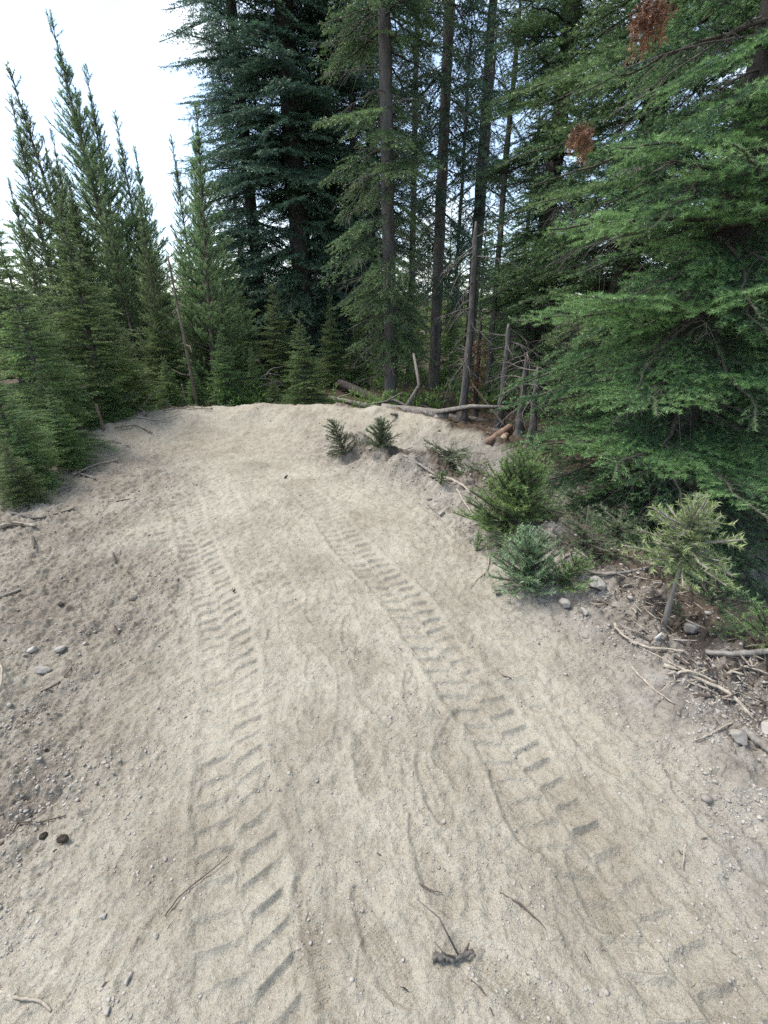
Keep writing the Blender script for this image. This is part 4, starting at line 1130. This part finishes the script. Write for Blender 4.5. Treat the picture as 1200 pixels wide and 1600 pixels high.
def debris():
    rng, x, y = scatter('debris', 40000, px_ground, None, None, None, None, 6)
    _, forest, moundm, left, grey, sdc, sm = macro(x, y)
    clump = np.clip(.4 + 1.8 * fbm(x, y, .3, 2, 311), 0.05, 1)
    edge = np.maximum(smooth(-.35, .1, sm) * (y < 5.6), smooth(-.7, -.1, sdc) * (x < -1.5) * .8)
    keep = rng.random(len(x)) < np.clip((.012 + .16 * left + .35 * moundm * (sm > -.25) + 1.0 * edge + .7 * forest) * clump, 0, 1)
    x, y = x[keep], y[keep]; n = len(x); h = height(x, y)
    w = moundm[keep] + edge[keep] + forest[keep]
    ln = (.008 + .035 * rng.random(n) ** 2.5) * (1 + .8 * np.clip(w, 0, 1)) * (1 + .12 * y); ln = ln * (.55 + .45 * np.clip(w, 0, 1)); r = ln * rng.uniform(.025, .07, n)
    r = np.clip(r, .0006, .006)
    a = rng.random(n) * 6.28; tilt = np.abs(rng.normal(0, .22, n))
    d = np.stack([np.cos(a) * np.cos(tilt), np.sin(a) * np.cos(tilt), np.sin(tilt)], 1)
    sd_ = np.stack([-np.sin(a), np.cos(a), np.zeros(n)], 1); up = np.cross(d, sd_)
    c = np.stack([x, y, h + r * 1.2], 1)
    prof = [(-.5, .6), (0, 1.1), (.5, .45)]
    bendv = sd_ * (rng.normal(0, .12, n) * ln)[:, None]
    V = []
    for t_, k_ in prof:
        cc = c + d * (ln * (t_ + .5))[:, None] + bendv * (1 - 4 * t_ * t_)
        for q in range(3):
            an = q * 2.094; V.append(cc + (sd_ * math.cos(an) * 1.6 + up * math.sin(an)) * (r * k_)[:, None])
    V = np.stack(V, 1)
    F_ = []
    for i in range(2):
        for q in range(3): F_.append((i * 3 + q, i * 3 + (q + 1) % 3, i * 3 + 3 + (q + 1) % 3, i * 3 + 3 + q))
    f = np.array(F_)[None] + (np.arange(n) * 9)[:, None, None]
    tt = rng.random(n)
    for nm, sel, mt in (('wood_debris', tt < .5, 'root'), ('dark_debris', tt >= .5, 'darkstick')):
        k = np.where(sel)[0]; VV = V[k].reshape(-1, 3); ff = np.array(F_)[None] + (np.arange(len(k)) * 9)[:, None, None]
        me = new_mesh(nm, VV, ff.ravel(), np.full(len(k) * 6, 4), None)
        tag(link(nm, me, M[mt]), 'pale splinters, root bits and bark chips littering the bank' if sel[0] == (tt < .5)[0] and nm == 'wood_debris' else 'dark twigs and bark crumbs littering the dirt and forest floor', 'debris', kind='stuff')
debris()

# ------------------------------------------------------------------ young firs and shrubs along the right bank
def bush(name, px, py, D, H, R, needle, seed, label, cat='young fir', n=40, lod='near', style='fir', pitch=(.3, 1.1), stem=0.0, tilt=(0, 0), group='small firs growing along the right bank', barkm='twig', Lr=(.5, 1.0)):
    rng = np.random.default_rng(seed + 700)
    X = (px - 600) / F * (D * math.cos(PITCH) + (CAM_H - .1) * math.sin(PITCH))
    root = empty(name, (X, D, gz(X, D) - .01))
    mb = MB(); pts = np.stack([np.linspace(0, rng.normal(0, .02), 8), np.linspace(0, rng.normal(0, .02), 8), np.linspace(-.03, H * .92, 8)], 1)
    add_tube(mb, pts, np.linspace(.006 + .012 * H, .002, 8), 7, rng, .08)
    cr = Crown()
    for i in range(n):
        t = (i + rng.random()) / n; z = stem + (H * .9 - stem) * t
        Ln = R * ((1 - t) ** .6 * (Lr[1] - Lr[0]) + Lr[0]) * rng.uniform(.35, 1.3)
        cr.put(np.array([np.interp(z, pts[:, 2], pts[:, 0]), np.interp(z, pts[:, 2], pts[:, 1]), z]), i * 2.4 + rng.normal(0, .3), pitch[0] + (pitch[1] - pitch[0]) * t + rng.normal(0, .15), max(Ln, .07), lod, style, rng, rng.normal(0, .1))
    link('foliage', cr.needles_mesh('foliage'), M[needle], root)
    if cr.wf: mb.add(np.concatenate(cr.wv), np.concatenate(cr.wf))
    link('stem', mb.mesh('stem', True), M[barkm], root)
    root.rotation_euler = (tilt[0], tilt[1], 0)
    return tag(root, label, cat, group)
bush('young_fir', 540, 705, 4.95, .42, .20, 'dull', 1, 'slender dark young fir leaning left on top of the mound', n=55, pitch=(.5, 1.2), tilt=(0, -.35))
bush('young_fir', 598, 716, 4.75, .27, .22, 'dull', 2, 'low young fir beside the leaning one on the mound', n=70, pitch=(.5, 1.2))
bush('young_fir', 700, 735, 4.35, .13, .30, 'dull', 3, 'flattened grey green fir sprawling behind the mound', n=26, pitch=(.05, .4))
bush('young_fir', 745, 740, 3.9, .12, .20, 'dull', 4, 'flattened fir sprig left of the big green bush', n=14, pitch=(.05, .5))
bush('green_bush', 785, 838, 2.92, .50, .26, 'young', 5, 'largest bright green bushy fir on the bank', n=180, pitch=(.0, 1.1), style='bush', Lr=(.6, 1.2), tilt=(.15, .12))
bush('green_bush', 815, 790, 3.25, .42, .22, 'young', 6, 'green fir behind the right of the largest bushy one', n=80, pitch=(.1, 1.2), style='bush')
bush('young_fir', 688, 775, 3.75, .10, .09, 'young', 7, 'tiny green tuft on the mound crest below the peeled branch', n=14, pitch=(.5, 1.2), style='bush')
bush('young_fir', 745, 862, 2.75, .10, .08, 'young', 8, 'small green tuft at the foot of the bank left of the bluish fir', n=12, pitch=(.5, 1.2), style='bush')
bush('bluish_fir', 826, 908, 2.28, .31, .19, 'bluish', 9, 'bluish green young fir at the trail edge', n=120, pitch=(.1, 1.15), style='bush', Lr=(.6, 1.1), tilt=(.1, -.12))
bush('young_fir', 872, 912, 2.2, .17, .15, 'young', 19, 'low green sprig leaning against the right of the bluish fir', n=50, pitch=(.0, 1.0), style='bush', tilt=(.1, .25))
bush('young_fir', 905, 880, 2.45, .18, .26, 'dull', 10, 'flattened dull fir between the bluish fir and the yellow sapling', n=34, pitch=(.05, .6))
bush('young_fir', 960, 840, 2.75, .22, .30, 'dull', 11, 'shaded flat fir under the weathered grey log', n=30, pitch=(.05, .5))
bush('yellow_sapling', 1035, 1012, 1.78, .64, .19, 'yellow', 12, 'sapling with a bare pale stem and yellowing top', cat='sapling', n=95, stem=.38, pitch=(.0, .9), tilt=(0, .03), barkm='deadwood')
bush('young_fir', 1120, 930, 2.15, .25, .22, 'fir_near', 13, 'dark green sprig right of the yellow sapling', n=22, pitch=(.1, .9))
bush('young_fir', 1200, 1005, 1.85, .16, .16, 'young', 14, 'bright sprig at the right edge above the level grey branch', n=24, pitch=(.2, 1.1))
bush('young_fir', 1130, 1062, 1.62, .07, .10, 'young', 15, 'small green sprig lying among the roots at the right edge', n=12, pitch=(.1, .7))
bush('young_fir', 1185, 1075, 1.55, .04, .10, 'young', 16, 'lowest green sprig at the right edge above the flat slab', n=10, pitch=(.0, .3))
bush('young_fir', 850, 820, 2.95, .14, .24, 'dull', 17, 'flattened dull sprig behind the bluish fir', n=24, pitch=(.05, .4))
bush('young_fir', 130, 728, 4.9, .12, .14, 'dull', 18, 'small dark sprig lying on the dirt at the left bank', n=12, pitch=(.1, .6), group='small sprigs on the left bank')

def weeds():
    rng = np.random.default_rng(123); cr = Crown(); k = 0
    xs = rng.uniform(-4.6, 3.4, 9000); ys = rng.uniform(.9, 8.5, 9000)
    _, forest, moundm, left, grey, sdc, sm = macro(xs, ys)
    pr = .10 * (sm > .05) * (sm < 1.3) * (ys < 5) + .16 * (sdc > .15) * (sdc < 2.0) * (xs < 0) + .012 * (sdc > .2) * (sdc < 1.5)
    pr *= np.clip(.3 + 2.2 * fbm(xs, ys, .5, 2, 401), 0, 1.4)
    sel = np.where(rng.random(9000) < pr)[0]
    for i in sel:
        z = gz(xs[i], ys[i])
        for q in range(3):
            cr.put(np.array([xs[i] + rng.normal(0, .03), ys[i] + rng.normal(0, .03), z]), rng.random() * 6.28, rng.uniform(.15, 1.2), rng.uniform(.06, .16), 'mid' if ys[i] > 3 else 'near', 'bush', rng)
    tag(link('ground_cover', cr.needles_mesh('ground_cover'), M['dull']), 'scruffy low green growth and seedlings in the litter of both banks', 'ground cover', kind='stuff')
weeds()

# rust red dead fronds hanging in the right hand spruces
for k, (px, py, D, n, lab) in enumerate([(900, 225, 2.75, 12, 'small rust red frond hanging in the spruce, lower left of the other'), (1020, 25, 3.3, 26, 'larger rust red frond hanging at the top edge in the spruce')]):
    rng = np.random.default_rng(800 + k); p = at_y(px, py, D); cr = Crown()
    for i in range(n): cr.put(np.array([rng.normal(0, .03), rng.normal(0, .03), .10 - .02 * rng.random()]), rng.random() * 6.28, rng.uniform(-1.5, -1.0), rng.uniform(.10, .17 if k == 0 else .26), 'near', 'spruce', rng)
    o = link('dead_frond', cr.needles_mesh('dead_frond'), M['red']); o.location = p
    tag(o, lab, 'dead frond', 'rust red dead fronds in the right hand spruces')

# ground cover in the clearing behind
def cover():
    rng = np.random.default_rng(99); cr = Crown()
    for i in range(2600):
        y = 8.2 + 16 * rng.random() ** 1.5; x = rng.uniform(-.62, .55) * y * .9
        if perlin(np.array([x / 1.1]), np.array([y / 1.1]), 55)[0] < -.12: continue
        cr.put(np.array([x, y, gz(x, y)]), rng.random() * 6.28, rng.uniform(.4, 1.3), rng.uniform(.15, .5), 'far', 'bush', rng)
    tag(link('undergrowth', cr.needles_mesh('undergrowth'), M['light']), 'low bright green undergrowth on the floor of the wood behind the berm', 'undergrowth', kind='stuff')
cover()
print('TRIS', sum(len(m.polygons) for m in bpy.data.meshes))
